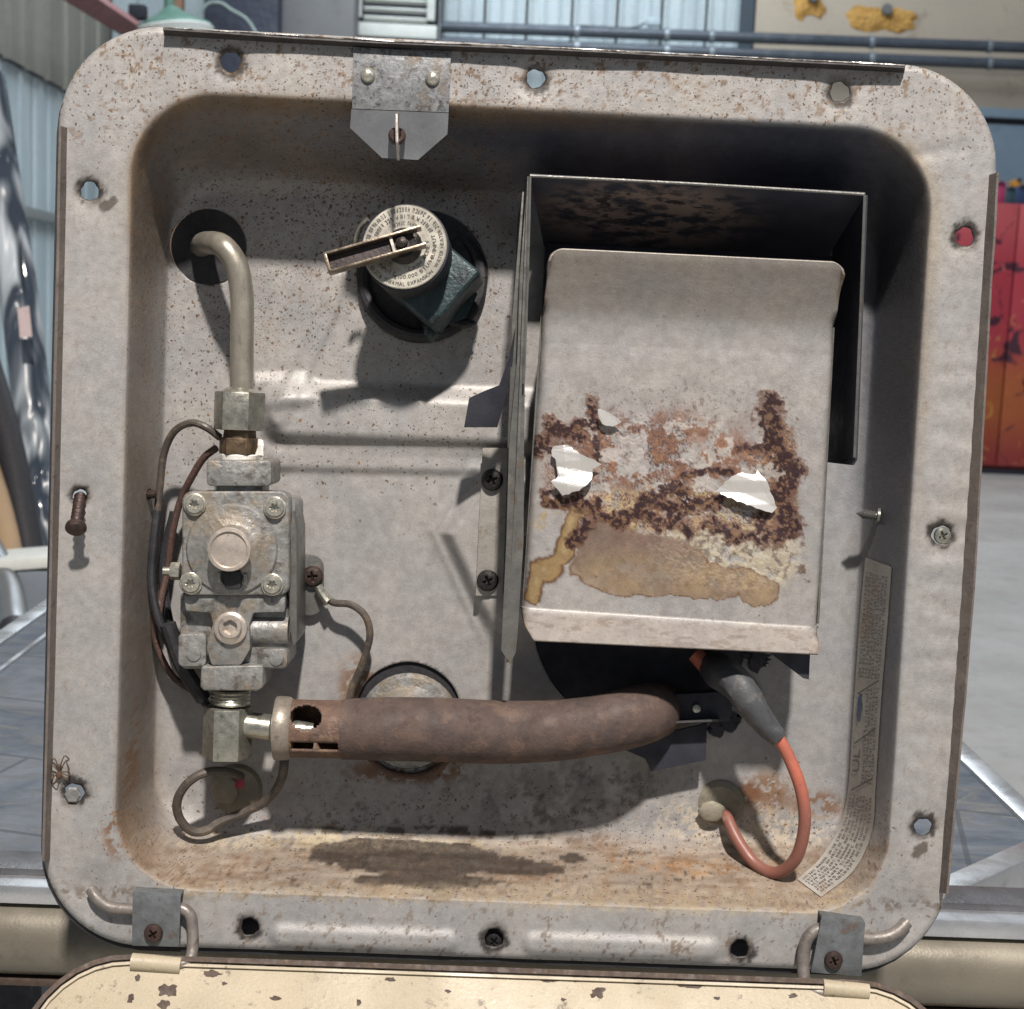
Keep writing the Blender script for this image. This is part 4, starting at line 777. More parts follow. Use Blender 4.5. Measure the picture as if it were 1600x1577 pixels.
# ------------------------------------------------------------------ low-voltage wires
def wire(pts, r, mat, name='wire', label=None, n=10, par=None): return part(name, tube([U(a, b, c) for a, b, c in pts], r, n, 8), mat, H, par, label=label)
wire([(344, 684, .022), (322, 668, .020), (298, 661, .022), (272, 675, .025), (256, 710, .028), (250, 760, .029), (246, 800, .029)], .0014, WG, label='grey-brown wire looping up beside the valve')
wire([(246, 798, .029), (240, 850, .028), (237, 910, .027), (247, 965, .026), (266, 1010, .028), (290, 1060, .030), (318, 1095, .031), (330, 1110, .032)], .0016, WK, label='black wire down the left side of the valve')
wire([(338, 700, .026), (318, 716, .028), (300, 745, .030), (283, 780, .033), (270, 830, .034), (262, 890, .035), (252, 935, .033), (248, 960, .031)], .0014, WBR, label='red-brown wire behind the valve')
wire([(240, 955, .030), (243, 1000, .032), (256, 1035, .033), (275, 1062, .034), (310, 1085, .034)], .0013, WBR, label='braided brown wire below')
wire([(272, 800, .036), (255, 880, .037), (262, 960, .036), (285, 1040, .036), (310, 1090, .035)], .0017, WK, label='second black wire')
wire([(262, 975, .022), (285, 1040, .024), (318, 1092, .028)], .0030, BLK, name='wire_sleeve', label='black sleeve over the wires')
wire([(508, 932, .040), (522, 942, .037), (548, 945, .035), (570, 962, .034), (578, 992, .035), (568, 1032, .037), (552, 1070, .038), (545, 1095, .038)], .0014, WG, label='grey ground wire to the burner')
wire([(377, 1214, .034), (355, 1206, .028), (322, 1207, .025), (295, 1222, .024), (278, 1248, .026), (279, 1275, .028), (298, 1298, .030), (322, 1298, .032), (345, 1284, .034), (380, 1270, .036), (418, 1250, .034), (438, 1222, .028), (444, 1192, .026), (440, 1165, .030), (432, 1150, .034)], .00175, WG, label='dark wire loop at the lower left grommet')
part('grommet', join(lathe(hit(370, 1233)+np.array([0, .002, 0]), (0, -1, 0), [(.0105, 0), (.0105, .0016), (.0090, .0040), (.003, .0044)], 30), blob(U(350, 1234, .042), .0060, 18, 12, .12, (.9, .3, 1), 7)), GROM, H, label='beige grommet at the lower left')
part('paint_mark', join(blob(U(377, 1222, .033), .0020, 8, 6, .8, (.8, .4, 1.1), 3), blob(U(370, 1229, .033), .0011, 8, 6, .8, (1, .4, 1), 5)), REDP, H)
gs = hit(489, 898)
gt = part('ground_tab', join(lathe(gs+np.array([0, -.0006, 0]), (0, -1, 0), [(.0058, 0), (.0058, .0008), (.0050, .0009)], 28)), NICK, H, label='ring tab of the ground wire')
gt.data = mesh('ground_tab', plate(rrect(458, 866, 506, 962, 22), D-.0035, D-.0025, .0003), STRAP, off=H.off); gt['label'] = 'grey mounting ear beside the valve'
gs2 = U(489, 900, D-.0036)
part('screw', join(lathe(gs2, (0, -1, 0), [(.0040, 0), (.0041, .0008), (.0038, .0012)], 30), head(gs2+np.array([0, -.0008, 0]), (0, -1, 0), .0037, .0022, 'cross', rot=.15)), SCRB, H, gt, label='red-brown cross-head screw')
part('crimp_lug', tube([U(497, 916, D-.006), U(505, 930, .0385), U(514, 941, .0375)], [.0016, .0019, .0021], 10, 4), NICK, H, gt)
# ------------------------------------------------------------------ rating label on the right wall
LBL = worn('dusty printed label', (.36, .345, .32), (.30, .285, .26), .55, 0, 120, (.30, .24, .18), .45, 160, .0002, .3, edge=((.30, .22, .16), .5, 40, .56))
pl_ = crom(np.array([(1352, 871), (1344, 960), (1337, 1060), (1331, 1150), (1326, 1225), (1312, 1290), (1282, 1340), (1246, 1374)], float), 10); pr_ = crom(np.array([(1393, 886), (1387, 970), (1379, 1065), (1373, 1150), (1368, 1232), (1362, 1300), (1334, 1360), (1283, 1402)], float), 10)
nl = len(pl_); NWL = 9; LG = np.zeros((nl, NWL, 3)); pix = np.zeros((nl, NWL, 2))
for i in range(nl):
    for j in range(NWL):
        p_ = pl_[i]*(1-j/(NWL-1))+pr_[i]*(j/(NWL-1)); LG[i, j] = hit(p_[0], p_[1], .0008)
LG[:2] = LG[:2]
li = np.arange(nl*NWL).reshape(nl, NWL); LF = [tuple(int(v) for v in (li[i, j], li[i+1, j], li[i+1, j+1], li[i, j+1])) for i in range(nl-1) for j in range(NWL-1)]
lab = part('rating_label', (LG.reshape(-1, 3), LF), LBL, H, label='faded printed sticker curving down the right wall')
Llen = np.r_[0, np.cumsum(np.linalg.norm(np.diff(LG[:, 4], axis=0), axis=1))]; Lw = np.linalg.norm(LG[:, -1]-LG[:, 0], axis=1).mean()
def on_label(v, s0, w0):                  # text frame: along the strip (upwards), across it
    out = []
    for a, b in v:
        s = s0-a; i = np.interp(s, Llen, np.arange(nl)); t = min(max((w0+b)/Lw, 0), 1)*(NWL-1); t = (NWL-1)-t if False else t
        i0 = int(min(i, nl-2)); fi = i-i0; j0 = int(min(t, NWL-2)); fj = t-j0
        p = (LG[i0, j0]*(1-fi)+LG[i0+1, j0]*fi)*(1-fj)+(LG[i0, j0+1]*(1-fi)+LG[i0+1, j0+1]*fi)*fj
        d = CAMP-p; out.append(p+d/np.linalg.norm(d)*.0005)
    return np.array(out)
tx = []
nr = 7
for r_ in range(nr):
    wb = Lw*(.09+.82*r_/nr)
    for a, b in ((.02, .33), (.345, .63), (.66, .985)):
        if (b == .63) and r_ < 3: continue
        v, f = microprint(Llen[-1]*(b-a)-.002, 0, Lw*.075, seed=r_*7+int(a*50)); v = np.stack([v[:, 0], Lw*.075-v[:, 1]], 1)
        tx.append((on_label(v, Llen[-1]*b, wb), f))
v, f, wd = line_text('UL', Lw*.34, .1); v = np.stack([v[:, 0], Lw*.24-v[:, 1]], 1); tx.append((on_label(v, Llen[-1]*.60, Lw*.08), f))
for s_ in (.35, .49, .63): 
    a0 = np.array([[0, 0], [.0006, 0], [.0066, Lw*.75], [.0060, Lw*.75]]); tx.append((on_label(a0, Llen[-1]*s_+.004, Lw*.1), [(0, 1, 2, 3)]))
part('label_print', join(*tx), worn('faded print', (.10, .097, .095), (.14, .13, .125), .6), H, lab, smooth=False)
ov = np.array([[.0055*math.cos(t), .0024*math.sin(t)*(.9+.2*math.sin(5*t))+.002] for t in np.linspace(0, 2*math.pi, 22)[:-1]])
part('blue_mark', (on_label(ov, Llen[-1]*.415, Lw*.13), [tuple(range(21))]), worn('blue ink', (.05, .075, .16), (.09, .11, .17), .6), H, lab, smooth=False)
# ------------------------------------------------------------------ hinges and hinged door
for (pp, sc, rot, lab_, k) in (([(207, 1396), (282, 1400), (280, 1480), (206, 1478)], (240, 1458), .6, 'left hinge plate', -1), ([(1284, 1433), (1352, 1443), (1346, 1526), (1267, 1520)], (1302, 1500), .4, 'right hinge plate', 1)):
    hp = part('hinge_plate', plate(pp, -.0062, -.0052, .0002), DGALV, H, label=lab_)
    part('plate_fold', plate([(pp[0][0], pp[0][1]-2), (pp[1][0], pp[1][1]-2), (pp[1][0], pp[1][1]+3), (pp[0][0], pp[0][1]+3)], -.0058, .0, .0002), DGALV, H, hp)
    part('screw', join(lathe(U(*sc, -.0062), (0, -1, 0), [(.0034, 0), (.0034, .0005)], 24), head(U(*sc, -.0066), (0, -1, 0), .0032, .0018, 'cross', rot=rot)), SCRB, H, hp)
part('hinge_rod', tube([U(143, 1390, -.0002), U(150, 1402, -.002), U(170, 1417, -.0025), U(205, 1421, -.0027), U(245, 1421, -.003), U(280, 1419, -.003), U(297, 1430, -.0035), U(301, 1455, -.004), U(301, 1480, -.0055), U(296, 1500, -.008), U(275, 1509, -.0095)], .0021, 16, 6), RODM, H, label='left hinge rod with a hooked end')
part('hinge_rod', tube([U(1417, 1441, -.0005), U(1402, 1456, -.002), U(1380, 1465, -.0025), U(1350, 1466, -.0027), U(1310, 1452, -.003), U(1280, 1452, -.003), U(1262, 1466, -.0035), U(1256, 1490, -.004), U(1256, 1525, -.006), U(1264, 1546, -.008), U(1290, 1553, -.0095)], .0023, 16, 6), RODM, H, label='right hinge rod with a hooked end')
TD = R(38); dz_ = np.array([0, -math.sin(TD), -math.cos(TD)]); hl, hr = U(150, 1491, -.008), U(1385, 1548, -.008)
x0, x1, zt_ = -.1640, .1655, (U(700, 1511, -.008)[2])
def door_outline(inset=0, n=8):
    o = []; r_ = .034
    for cx_, cy_, a in ((x1-r_, r_, -90), (x1-r_, .29-r_, 0), (x0+r_, .29-r_, 90), (x0+r_, r_, 180)):
        for k in range(n+1): t = R(a+90*k/n); o.append((cx_+(r_-inset)*math.cos(t), cy_+(r_-inset)*math.sin(t)))
    return [np.array([a, -.008, zt_])+dz_*b for a, b in o]
dn_ = np.cross(np.array([1., 0, 0]), dz_); dn_ = dn_ if dn_[1] < 0 else -dn_
def ringmesh(A, B, t):
    A, B = np.array(A), np.array(B); n = len(A); V = np.vstack([A, B, A+t, B+t]); F = []
    for i in range(n):
        j = (i+1) % n; F += [(i, j, n+j, n+i), (2*n+i, 3*n+i, 3*n+j, 2*n+j), (i, 2*n+i, 2*n+j, j), (n+i, n+j, 3*n+j, 3*n+i)]
    return V, F
def dense_panel(inset, t):
    o = np.array(door_outline(inset)); return prism3(o, dn_*t, .0004)
door = part('access_door', dense_panel(.0030, -.0012), CREAM, H, label='cream enamelled access door hinged down')
part('door_rim', ringmesh(door_outline(0), door_outline(.0018), dn_*.0030-dn_*.0012), BRN, H, door, smooth=False)
part('door_rim', ringmesh(np.array(door_outline(.0024)), np.array(door_outline(.0034)), dn_*.0022-dn_*.001), CREAM, H, door, smooth=False, label='inner cream bead of the door rim')
for (a, b, c, d, yk) in ((206, 1503, 283, 1509, -.0095), (1285, 1543, 1356, 1549, -.0095)):
    kp_ = tube([U(a, b, yk), U(c, d, yk)], .0031, 18, 2); part('hinge_knuckle', kp_, CREAM, H, door)
# paint chips on the door
for k, (a, b, sx_, sz_) in enumerate(((330, 1522, 13, 6), (262, 1547, 13, 10), (932, 1552, 13, 9), (1020, 1530, 26, 5), (258, 1570, 9, 9), (430, 1560, 7, 4), (1190, 1538, 16, 5), (770, 1525, 9, 4), (610, 1530, 8, 3), (350, 1537, 5, 3), (560, 1566, 4, 6), (700, 1549, 5, 3), (860, 1533, 12, 3), (880, 1562, 4, 3), (1080, 1541, 20, 4), (1120, 1560, 5, 3), (460, 1512, 14, 3), (1240, 1556, 8, 4), (205, 1560, 5, 8), (215, 1528, 4, 6))+tuple((random.uniform(300, 1340), None, random.uniform(3, 15), random.uniform(1.5, 4)) for _ in range(26))):
    if b is None: b = 1509+(a-500)*.0355+random.uniform(0, 9)
    d = ray(a, b); s_ = ((np.array([0, -.008, zt_])-CAMP)@dn_)/(d@dn_); c = CAMP+d*s_; n_ = 40; o = []
    for i in range(n_):
        t = 2*math.pi*i/n_; q = .35+1.3*fbm(np.array([math.cos(t)*1.7+k*5]), np.array([math.sin(t)*1.7]), 1., 2, k)[0]
        o.append(c+dn_*.00008+(np.array([1, 0, 0])*math.cos(t)*sx_+dz_*math.sin(t)*sz_*.9)*q/FPX*.5)
    part('paint_chip', (o, [tuple(range(n_))]), BRN, H, door, smooth=False)
# ------------------------------------------------------------------ dead spider on the left flange
sp = Thing('spider', 'tiny dried brown spider on the lower left of the flange', 'spider', U(93, 1208, 0), 'pan')
SPM = worn('dry spider', (.10, .055, .03), (.06, .035, .02), .7)
part('body', join(blob(U(92, 1212, -.001), .0011, 10, 7, .1, (1, .7, 1.3)), blob(U(93, 1197, -.001), .0008, 8, 6, .1, (1, .7, 1.1))), SPM, sp)
for k, (a, b, c, d) in enumerate(((108, 1205, 104, 1190), (107, 1212, 106, 1203), (104, 1218, 108, 1213), (80, 1218, 84, 1208), (82, 1196, 79, 1206), (100, 1182, 108, 1186), (86, 1186, 80, 1190), (88, 1222, 80, 1224))):
    part('leg', tube([U(92, 1206, -.001), U(a, b, -.0022), U(c, d, -.0003)], .00022, 5, 4), SPM, sp)
# ------------------------------------------------------------------ bench, slate table, workshop
BEIGE = worn('beige painted tube', (.215, .195, .155), (.17, .155, .125), .34, .35, 14, (.10, .085, .065), .35, 60, .0002, .3)
CHR = worn('polished metal trim', (.62, .64, .66), (.50, .52, .55), .3, .8, 20, (.2, .2, .2), .3, 60, .0001, .2)
def slate_mat():
    n = N('blue-grey slate laminate'); a = n.noise(5, 6, .7, n.map((1, 2.4, 1), (0, 0, .6)), 1.6); b = n.noise(16, 6, .75, n.map((1, 2, 1), (0, 0, -.5)), 2.)
    c = n.mix(n.rng(a, .35, .65), (.050, .066, .092), (.125, .14, .165)); c = n.mix(n.rng(b, .48, .62), c, (.10, .105, .11)); c = n.mix(n.ma('MULTIPLY', n.rng(b, .55, .75), .5), c, (.22, .235, .25))
    br_ = n.t.nodes.new('ShaderNodeTexBrick'); n.put(br_, 'Vector', n.map((1, 1, 1), (0, 0, .25))); br_.inputs['Scale'].default_value = 1; br_.inputs['Brick Width'].default_value = .2; br_.inputs['Row Height'].default_value = .1; br_.inputs['Mortar Size'].default_value = .0015
    c = n.mix(n.ma('MULTIPLY', br_.outputs['Fac'], .6), c, (.04, .045, .05)); return n.out(c, n.rng(b, .3, .7, .42, .6), 0, n.bump(b, .3, .002), Specular_IOR_Level=.15)
SLATE = slate_mat()
zt = 1.05-.252
tb_ = Thing('worktable', 'slate-patterned worktable with shiny metal edging behind the heater', 'table', (0, .9, 0))
tp = [UZ(1480, 1412, zt), UZ(1622, 1312, zt), UZ(1500, 1190, zt)]
xr = tp[1][0]; yb = 1.75; xl = UZ(20, 1015, zt)[0]-.004
out_ = [np.array([tp[1][0]-.20, tp[1][1]-.22*0-.135, zt]), tp[1], np.array([tp[2][0]+(tp[2]-tp[1])[0]*4, yb, zt]), np.array([xl-.02, yb, zt]), np.array([xl, .62, zt]), np.array([xl+.18, .56, zt])]
dchm = tp[0]-tp[1]; out_ = [np.array([tp[0][0]-.02, .603, zt]), tp[1], out_[2], out_[3], np.array([xl, .603, zt])]
tt_ = part('tabletop', prism3(out_, (0, 0, -.022)), SLATE, tb_, smooth=False)
o_ = np.array(out_); cc = o_.mean(0); 
def edge_trim(o, w_, up, dn):
    n = len(o); g = []
    for i in range(n):
        a, b = o[i], o[(i+1) % n]; d = (b-a)/np.linalg.norm(b-a); nn = np.array([-d[1], d[0], 0]); nn = nn if nn@(cc-a) > 0 else -nn
        g.append(box((a+b)/2-nn*w_*.5+np.array([0, 0, (up-dn)/2]), (np.linalg.norm(b-a)/2+w_*.3, w_*.5, (up+dn)/2), .0015, (d, nn, (0, 0, 1))))
        g.append(box((a+b)/2+nn*.022+np.array([0, 0, .001]), (max(.01, np.linalg.norm(b-a)/2-.035), .0016, .0010), 0, (d, nn, (0, 0, 1))))
    return g
for g in edge_trim(o_, .014, .003, .026)[::2]: part('edge_trim', g, CHR, tb_)
for g in edge_trim(o_, .014, .003, .026)[7:8]: part('inlay_line', g, CHR, tb_)
for q in ((xl+.08, .75), (xr-.05, .66), (xl+.08, 1.6), (xr-.05, 1.6)): part('leg', box((q[0], q[1], (zt-.024)/2), (.02, .02, (zt-.024)/2), .003), BLK if False else DARK, tb_)
lg = UZ(1600, 1380, zt-.05); part('brace', box(lg+np.array([.02, .02, -.03]), (.030, .03, .05), .004), DARK, tb_)
# front rail the heater leans on
rl = Thing('support_rail', 'rounded beige rail with a shiny metal strip in front of the slate table', 'rail', (0, .6, 0))
ya = UW(0, 1455, .575); yb_ = UW(1600, 1500, .575); zr = (ya[2]+yb_[2])/2; r0 = .0165
zl = UW(40, 1456, .575)[2]
part('tube', tube([(-.6, .575, zl), (0, .575, zl), (.6, .575, zl)], r0*1.05, 40, 2), BEIGE, rl)
part('metal_strip', box((0, .577, zl+r0+.0045), (.6, .013, .0042), .0022), CHR, rl)
part('metal_strip', box((0, .585, zl+r0+.0102), (.6, .010, .0015), .0006), worn('grey strip', (.2, .2, .21), (.15, .15, .16), .3, .7, 20), rl)
part('lower_lip', box((0, .568, zl-r0-.001), (.6, .004, .0016), .0006), BRN, rl)
BLUEG = worn('blue-grey steel leg', (.17, .20, .23), (.14, .165, .19), .4, .3, 20)
for X in (UW(83, 1560, .60)[0], .45): part('leg', box((X, .60, (zl-r0)/2), (.0035, .006, (zl-r0)/2-.001), .001), BLUEG, rl)
# floor
def conc():
    n = N('worn concrete floor'); a = n.noise(1.5, 6, .65); b = n.noise(9, 6, .7); c = n.mix(n.rng(a, .3, .7), (.36, .355, .335), (.47, .465, .445)); c = n.mix(n.ma('MULTIPLY', n.rng(b, .5, .7), .45), c, (.20, .19, .175)); 
    return n.out(c, n.rng(b, .3, .7, .3, .6), 0, n.bump(b, .3, .004))
struct('floor', (np.array([(-12, -4, 0), (12, -4, 0), (12, 14, 0), (-12, 14, 0)]), [(0, 1, 2, 3)]), conc())
# back wall
YW = 12.
WALLB = worn('stained insulation board', (.50, .43, .34), (.43, .37, .30), .7, 0, .8, (.24, .17, .12), .5, 3.0, .003, .4, 60, dlo=.55)
WALLW = worn('pale corrugated sheet', (.52, .60, .63), (.44, .52, .56), .42, .1, 1.2, (.25, .28, .28), .3, 6, .001, .3, 60, stretch=(3, 3, .4))
GREYW = worn('grey wall panel', (.15, .15, .155), (.12, .12, .125), .6, 0, 1.2, (.07, .07, .07), .4, 5, .001, .3, 60)
bx0 = UW(1180, 40, YW)[0]; wl = UW(60, 40, YW)[0]-3
struct('wall', box(((bx0+8)/2, YW+.1, 3), ((8-bx0)/2, .1, 3)), WALLB)
bw = Thing('metal_wall', 'pale blue corrugated sheet wall along the back of the workshop', 'wall', (0, YW+.1, 0))
part('backing', box(((wl+bx0)/2, YW+.16, 3), ((bx0-wl)/2, .04, 3)), GREYW, bw, smooth=False)
def corr(x0, x1, z0, z1, yy, pitch, dep, th=.004, along='x', rib=.35):
    xs_ = [x0]; k = x0
    pts = []
    while k < x1:
        for a, b in ((0, 0), (rib*.35, 0), (rib*.5, -dep), (rib*.85, -dep), (rib, 0)): pts.append((min(k+a*pitch, x1), yy+b))
        k += pitch
    pts.append((x1, yy)); n = len(pts); V = [(a, b, z0) for a, b in pts]+[(a, b, z1) for a, b in pts]+[(a, b+th, z0) for a, b in pts]+[(a, b+th, z1) for a, b in pts]
    F = [(i, i+1, n+i+1, n+i) for i in range(n-1)]+[(2*n+i+1, 2*n+i, 3*n+i, 3*n+i+1) for i in range(n-1)]
    V = np.array(V)
    if along == 'y': V = np.stack([V[:, 1], V[:, 0], V[:, 2]], 1)
    return V, F
seams = [UW(a, 30, YW)[0] for a in (410, 480, 550, 620, 690, 757, 823, 894, 965, 1035, 1105, 1168)]; seams = [seams[0]-1.6, seams[0]-.8]+seams
for a, b in zip(seams[:-1], seams[1:]): part('wall_sheet', corr(a+.012, b-.012, 0, 6, YW+.06, (b-a-.024)/3, .022), WALLW, bw, smooth=False)
part('wall_edge', box((bx0-.07, YW+.03, 3), (.055, .03, 3)), worn('dark edge', (.05, .07, .09), (.04, .06, .08), .5), bw)
# foam patches
FOAM = worn('yellow spray foam', (.62, .36, .10), (.50, .27, .07), .8, 0, 12, (.25, .13, .04), .6, 30, .02, .8, 60)
for (a, b, rx, rz, lb_, gg) in ((1380, 32, .30, .10, 'larger lumpy patch of yellow spray foam on the back wall', 1), (1265, 12, .13, .09, 'smaller patch of yellow spray foam beside the larger one', 2)):
    c = UW(a, b, YW); t = Thing('foam_patch', lb_, 'foam patch', (c[0], YW, c[2]))
    part('foam', join(blob(c-np.array([rx*.45, 0, 0]), rz, 18, 12, .35, (rx/rz*.55, .25, 1), gg), blob(c+np.array([rx*.4, 0, 0]), rz, 18, 12, .35, (rx/rz*.6, .25, .95), gg+4)), FOAM, t)
    part('bolt_end', lathe(UW(a+(5 if gg == 1 else 5), b-16, YW-.03), (0, -1, 0), [(.035, 0), (.05, .02), (.04, .05)], 12), GALV, t)
# conduits
CON = worn('dark grey conduit', (.085, .10, .125), (.065, .08, .10), .4, .3, 5, (.2, .2, .2), .3, 9, .001, .3, 60)
for k, (a, b, c, d) in enumerate(((690, 42, 1640, 76), (690, 66, 1640, 103))):
    p0, p1 = UW(a, b, YW-.25), UW(c, d, YW-.25); t = Thing('conduit', ('upper', 'lower')[k]+' of the two dark conduits running along the back wall', 'pipe', ((p0+p1)/2).tolist(), group='conduits along the back wall')
    part('pipe', tube([p0, (p0+p1)/2, p1], .045, 16, 2), CON, t)
    for q in (900, 1040, 1110, 1360, 1545):
        f_ = (q-a)/(c-a); pc = p0+(p1-p0)*f_; part('clamp', lathe(pc, p1-p0, [(.052, -.02), (.056, 0), (.052, .02)], 14), worn('clamp metal', (.30, .34, .38), (.22, .25, .28), .4, .5, 9), t)
t = Thing('junction_box', 'small pale junction box on the sheet wall above the conduits', 'box', UW(1021, 35, YW-.06).tolist()); part('box', box(UW(1021, 35, YW-.06), (.055, .04, .03), .008), worn('pale plastic', (.5, .6, .66), (.45, .54, .6), .4, 0, 9), t); part('cord', tube([UW(1008, 36, YW-.06), UW(985, 44, YW-.05), UW(900, 40, YW-.05)], .008, 6, 4), DARK, t)
# louvred heater
c = UW(620, 20, YW-.6); t = Thing('unit_heater', 'white louvred heater box hanging on the back wall', 'heater', (c[0], c[1], c[2]-.25))
WHT = worn('off-white painted steel', (.66, .68, .64), (.58, .60, .57), .5, 0, 3, (.3, .3, .28), .3, 9, .001, .3, 60)
A0, B0 = UW(557, 0, YW-.6), UW(682, 60, YW-.6); hx0, hx1 = A0[0], B0[0]; hz = B0[2]-.01; hy = YW-.6
part('casing', box(((hx0+hx1)/2, hy+.25, hz+.42), ((hx1-hx0)/2-.002, .22, .42), .01), DARK, t)
for bx_ in (((hx0+hx1)/2, hz+.05, (hx1-hx0)/2, .05), ((hx0+hx1)/2, hz+.80, (hx1-hx0)/2, .04), (hx0+.022, hz+.45, .022, .31), (hx1-.05, hz+.45, .03, .31)): part('frame', box((bx_[0], hy, bx_[1]), (bx_[2], .03, bx_[3]), .004), WHT, t)
for k in range(9): part('louvre', box(((hx0+hx1)/2-.01, hy+.02, hz+.14+k*.068), ((hx1-hx0)/2-.07, (.022), .008), .003, (np.array([1, 0, 0]), np.array([0, .8, -.6]), np.array([0, .6, .8]))), WHT, t)
# grey and navy tall cabinets at the top left
a, b = UW(433, 60, 11.), UW(553, 60, 11.); t = Thing('tall_cabinet', 'plain grey tall cabinet beside the white louvred heater', 'cabinet', ((a[0]+b[0])/2, 11.2, 0))
part('body', box(((a[0]+b[0])/2, 11.2, 2.2), ((b[0]-a[0])/2, .2, 2.2), .02), GREYW, t); part('plinth', box(((a[0]+b[0])/2, 11.1, .05), ((b[0]-a[0])/2-.02, .2, .05)), DARK, t)
NAVY = worn('navy tarp', (.012, .016, .035), (.025, .03, .05), .6, 0, 2, (.06, .07, .09), .3, 7, .01, .5, 60)
a, b = UW(318, 60, 10.8), UW(434, 60, 10.8); t = Thing('tall_cabinet', 'dark navy cabinet left of the grey one with a cord trailing in front', 'cabinet', ((a[0]+b[0])/2, 11, 0))
part('body', box(((a[0]+b[0])/2, 11, 2.2), ((b[0]-a[0])/2, .2, 2.2), .02), NAVY, t)
part('cord', tube([UW(312, 22, 10.7), UW(325, 6, 10.7), UW(345, 5, 10.7), UW(362, 16, 10.7), UW(385, 30, 10.7), UW(402, 55, 10.7)], .012, 8, 6), worn('pale green cord', (.30, .36, .34), (.2, .26, .25), .6), t)
GRN = worn('green painted bin', (.10, .20, .16), (.07, .15, .12), .5, 0, 5, (.3, .32, .28), .3, 12, .004, .4, 60)
c = UW(268, 34, 10.2); t = Thing('light_reflector', 'green conical lamp shade at the top left of the workshop', 'lamp shade', c.tolist()); part('shade', lathe(c+np.array([0, 0, .05]), (.15, 0, -1), [(.04, -.05), (.10, 0), (.26, .08), (.27, .10)], 28), GRN, t); part('neck', tube([c+np.array([-.02, 0, .08]), c+np.array([-.02, 0, .5])], .035, 12, 2), GRN, t); part('rim', lathe(c+np.array([0, 0, .05]), (.15, 0, -1), [(.26, .09), (.28, .11), (.26, .16), (.1, .17)], 28), WHT, t)
a = UW(275, 10, 10.9); t = Thing('post', 'short brown wooden post behind the green shade', 'post', (a[0], 10.9, 0)); part('timber', box((a[0], 10.9, 2.), (.055, .05, 2.), .008), worn('brown wood', (.24, .13, .08), (.18, .10, .06), .7, 0, 6), t); part('cap', box((a[0], 10.9, 4.02), (.07, .065, .02), .005), WALLB, t)
# left wall
XL = -3.05
lw2 = Thing('side_wall', 'pale corrugated side wall of the workshop with a grey band above', 'wall', (XL, 8, 0))
zb = 1.05+1.45
for k in range(9): y0 = 3.2+k*.9; part('wall_sheet', corr(y0+.006, y0+.894, 0, zb, XL, .298, .022, along='y'), WALLW, lw2, smooth=False)
UPBAND = worn('grey-beige band', (.20, .195, .165), (.15, .145, .125), .7, 0, 1.2, (.10, .095, .08), .4, 4, .004, .5, 60, stretch=(1, 3, .3))  # grey-beige ribbed band above the pale sheets
part('upper_band', corr(3.2, 11.3, zb, 6, XL+.05, .4, .03, along='y'), UPBAND, lw2, smooth=False)
part('rail', box((XL+.04, 7.2, 1.05+.55), (.03, 4., .035), .005), worn('grey girt', (.25, .27, .27), (.2, .22, .22), .5), lw2)
p0 = np.array([XL+.12, 5.5, UW(100, -10, 8.9)[2]]); bm_ = Thing('roof_beam', 'dull red beam running along the top of the side wall', 'beam', (XL+.15, 8, 3.))
g0, g1 = UW(112, -15, 8.6), UW(225, 58, 10.6); bd_ = (g1-g0)/np.linalg.norm(g1-g0); REDB = worn('dull red beam', (.26, .12, .12), (.20, .09, .09), .6, 0, 4, (.1, .06, .06), .4, 9, .002, .3, 60)
part('web', tube([g0-bd_*1.5, g0, g1], .085, 4, 1), REDB, bm_, smooth=False); part('bracket', box(g1+np.array([-.02, -.1, .15]), (.06, .05, .05), .01), DARK, bm_)
# rolls leaning at the left
PLW = N('clear film over dark roll'); _n = PLW.noise(9, 1.5, .5, PLW.map((3, 3, .45)), .5); PLWm = PLW.out(PLW.mix(PLW.rng(_n, .42, .70), (.045, .06, .085), (.50, .56, .61)), PLW.rng(_n, .3, .7, .12, .4), 0, PLW.bump(_n, .9, .03))  # pale streaks are film highlights painted into the base colour
def roll(nm, lab_, cat, a, b, r_, mat, cap=None, Y=2.6, group=None, cored=True):
    p, q = UW(*a, Y), UW(*b, Y-.25); t = Thing(nm, lab_, cat, q.tolist(), group=group); part('roll', tube([p, (p+q)/2+np.array([.01, 0, 0]), q], r_, 22, 6, noise=.06), mat, t)
    d = (q-p)/np.linalg.norm(q-p); part('end_cap', lathe(q, d, [(r_*1.04, -.03), (r_*1.04, .004), (r_*.6, .006)], 22), cap or mat, t); return t
t = roll('wrapped_roll', 'tall dark roll wrapped in shiny clear film leaning by the side wall', 'roll', (-22, 120), (78, 930), .033, PLWm, DARK, 2.6)
part('paper_tag', prism3([UW(27, 482, 2.36), UW(45, 478, 2.36), UW(50, 526, 2.36), UW(31, 528, 2.36)], (0, .002, 0)), worn('pink-white tag', (.62, .50, .50), (.58, .48, .47), .6), t)
roll('fabric_roll', 'black roll leaning at the far left between the film-wrapped and the tan roll', 'roll', (-42, 500), (52, 900), .022, BLK, None, 2.3)
roll('cardboard_tube', 'tan cardboard tube leaning at the far left', 'tube', (-50, 640), (38, 985), .018, worn('tan cardboard', (.36, .25, .15), (.30, .21, .13), .7, 0, 9), None, 2.2)
roll('metal_tube', 'grey tube with a black end leaning lowest at the far left', 'tube', (-20, 850), (26, 1000), .019, worn('grey tube', (.24, .25, .26), (.18, .19, .2), .35, .5, 9), BLK, 2.0)
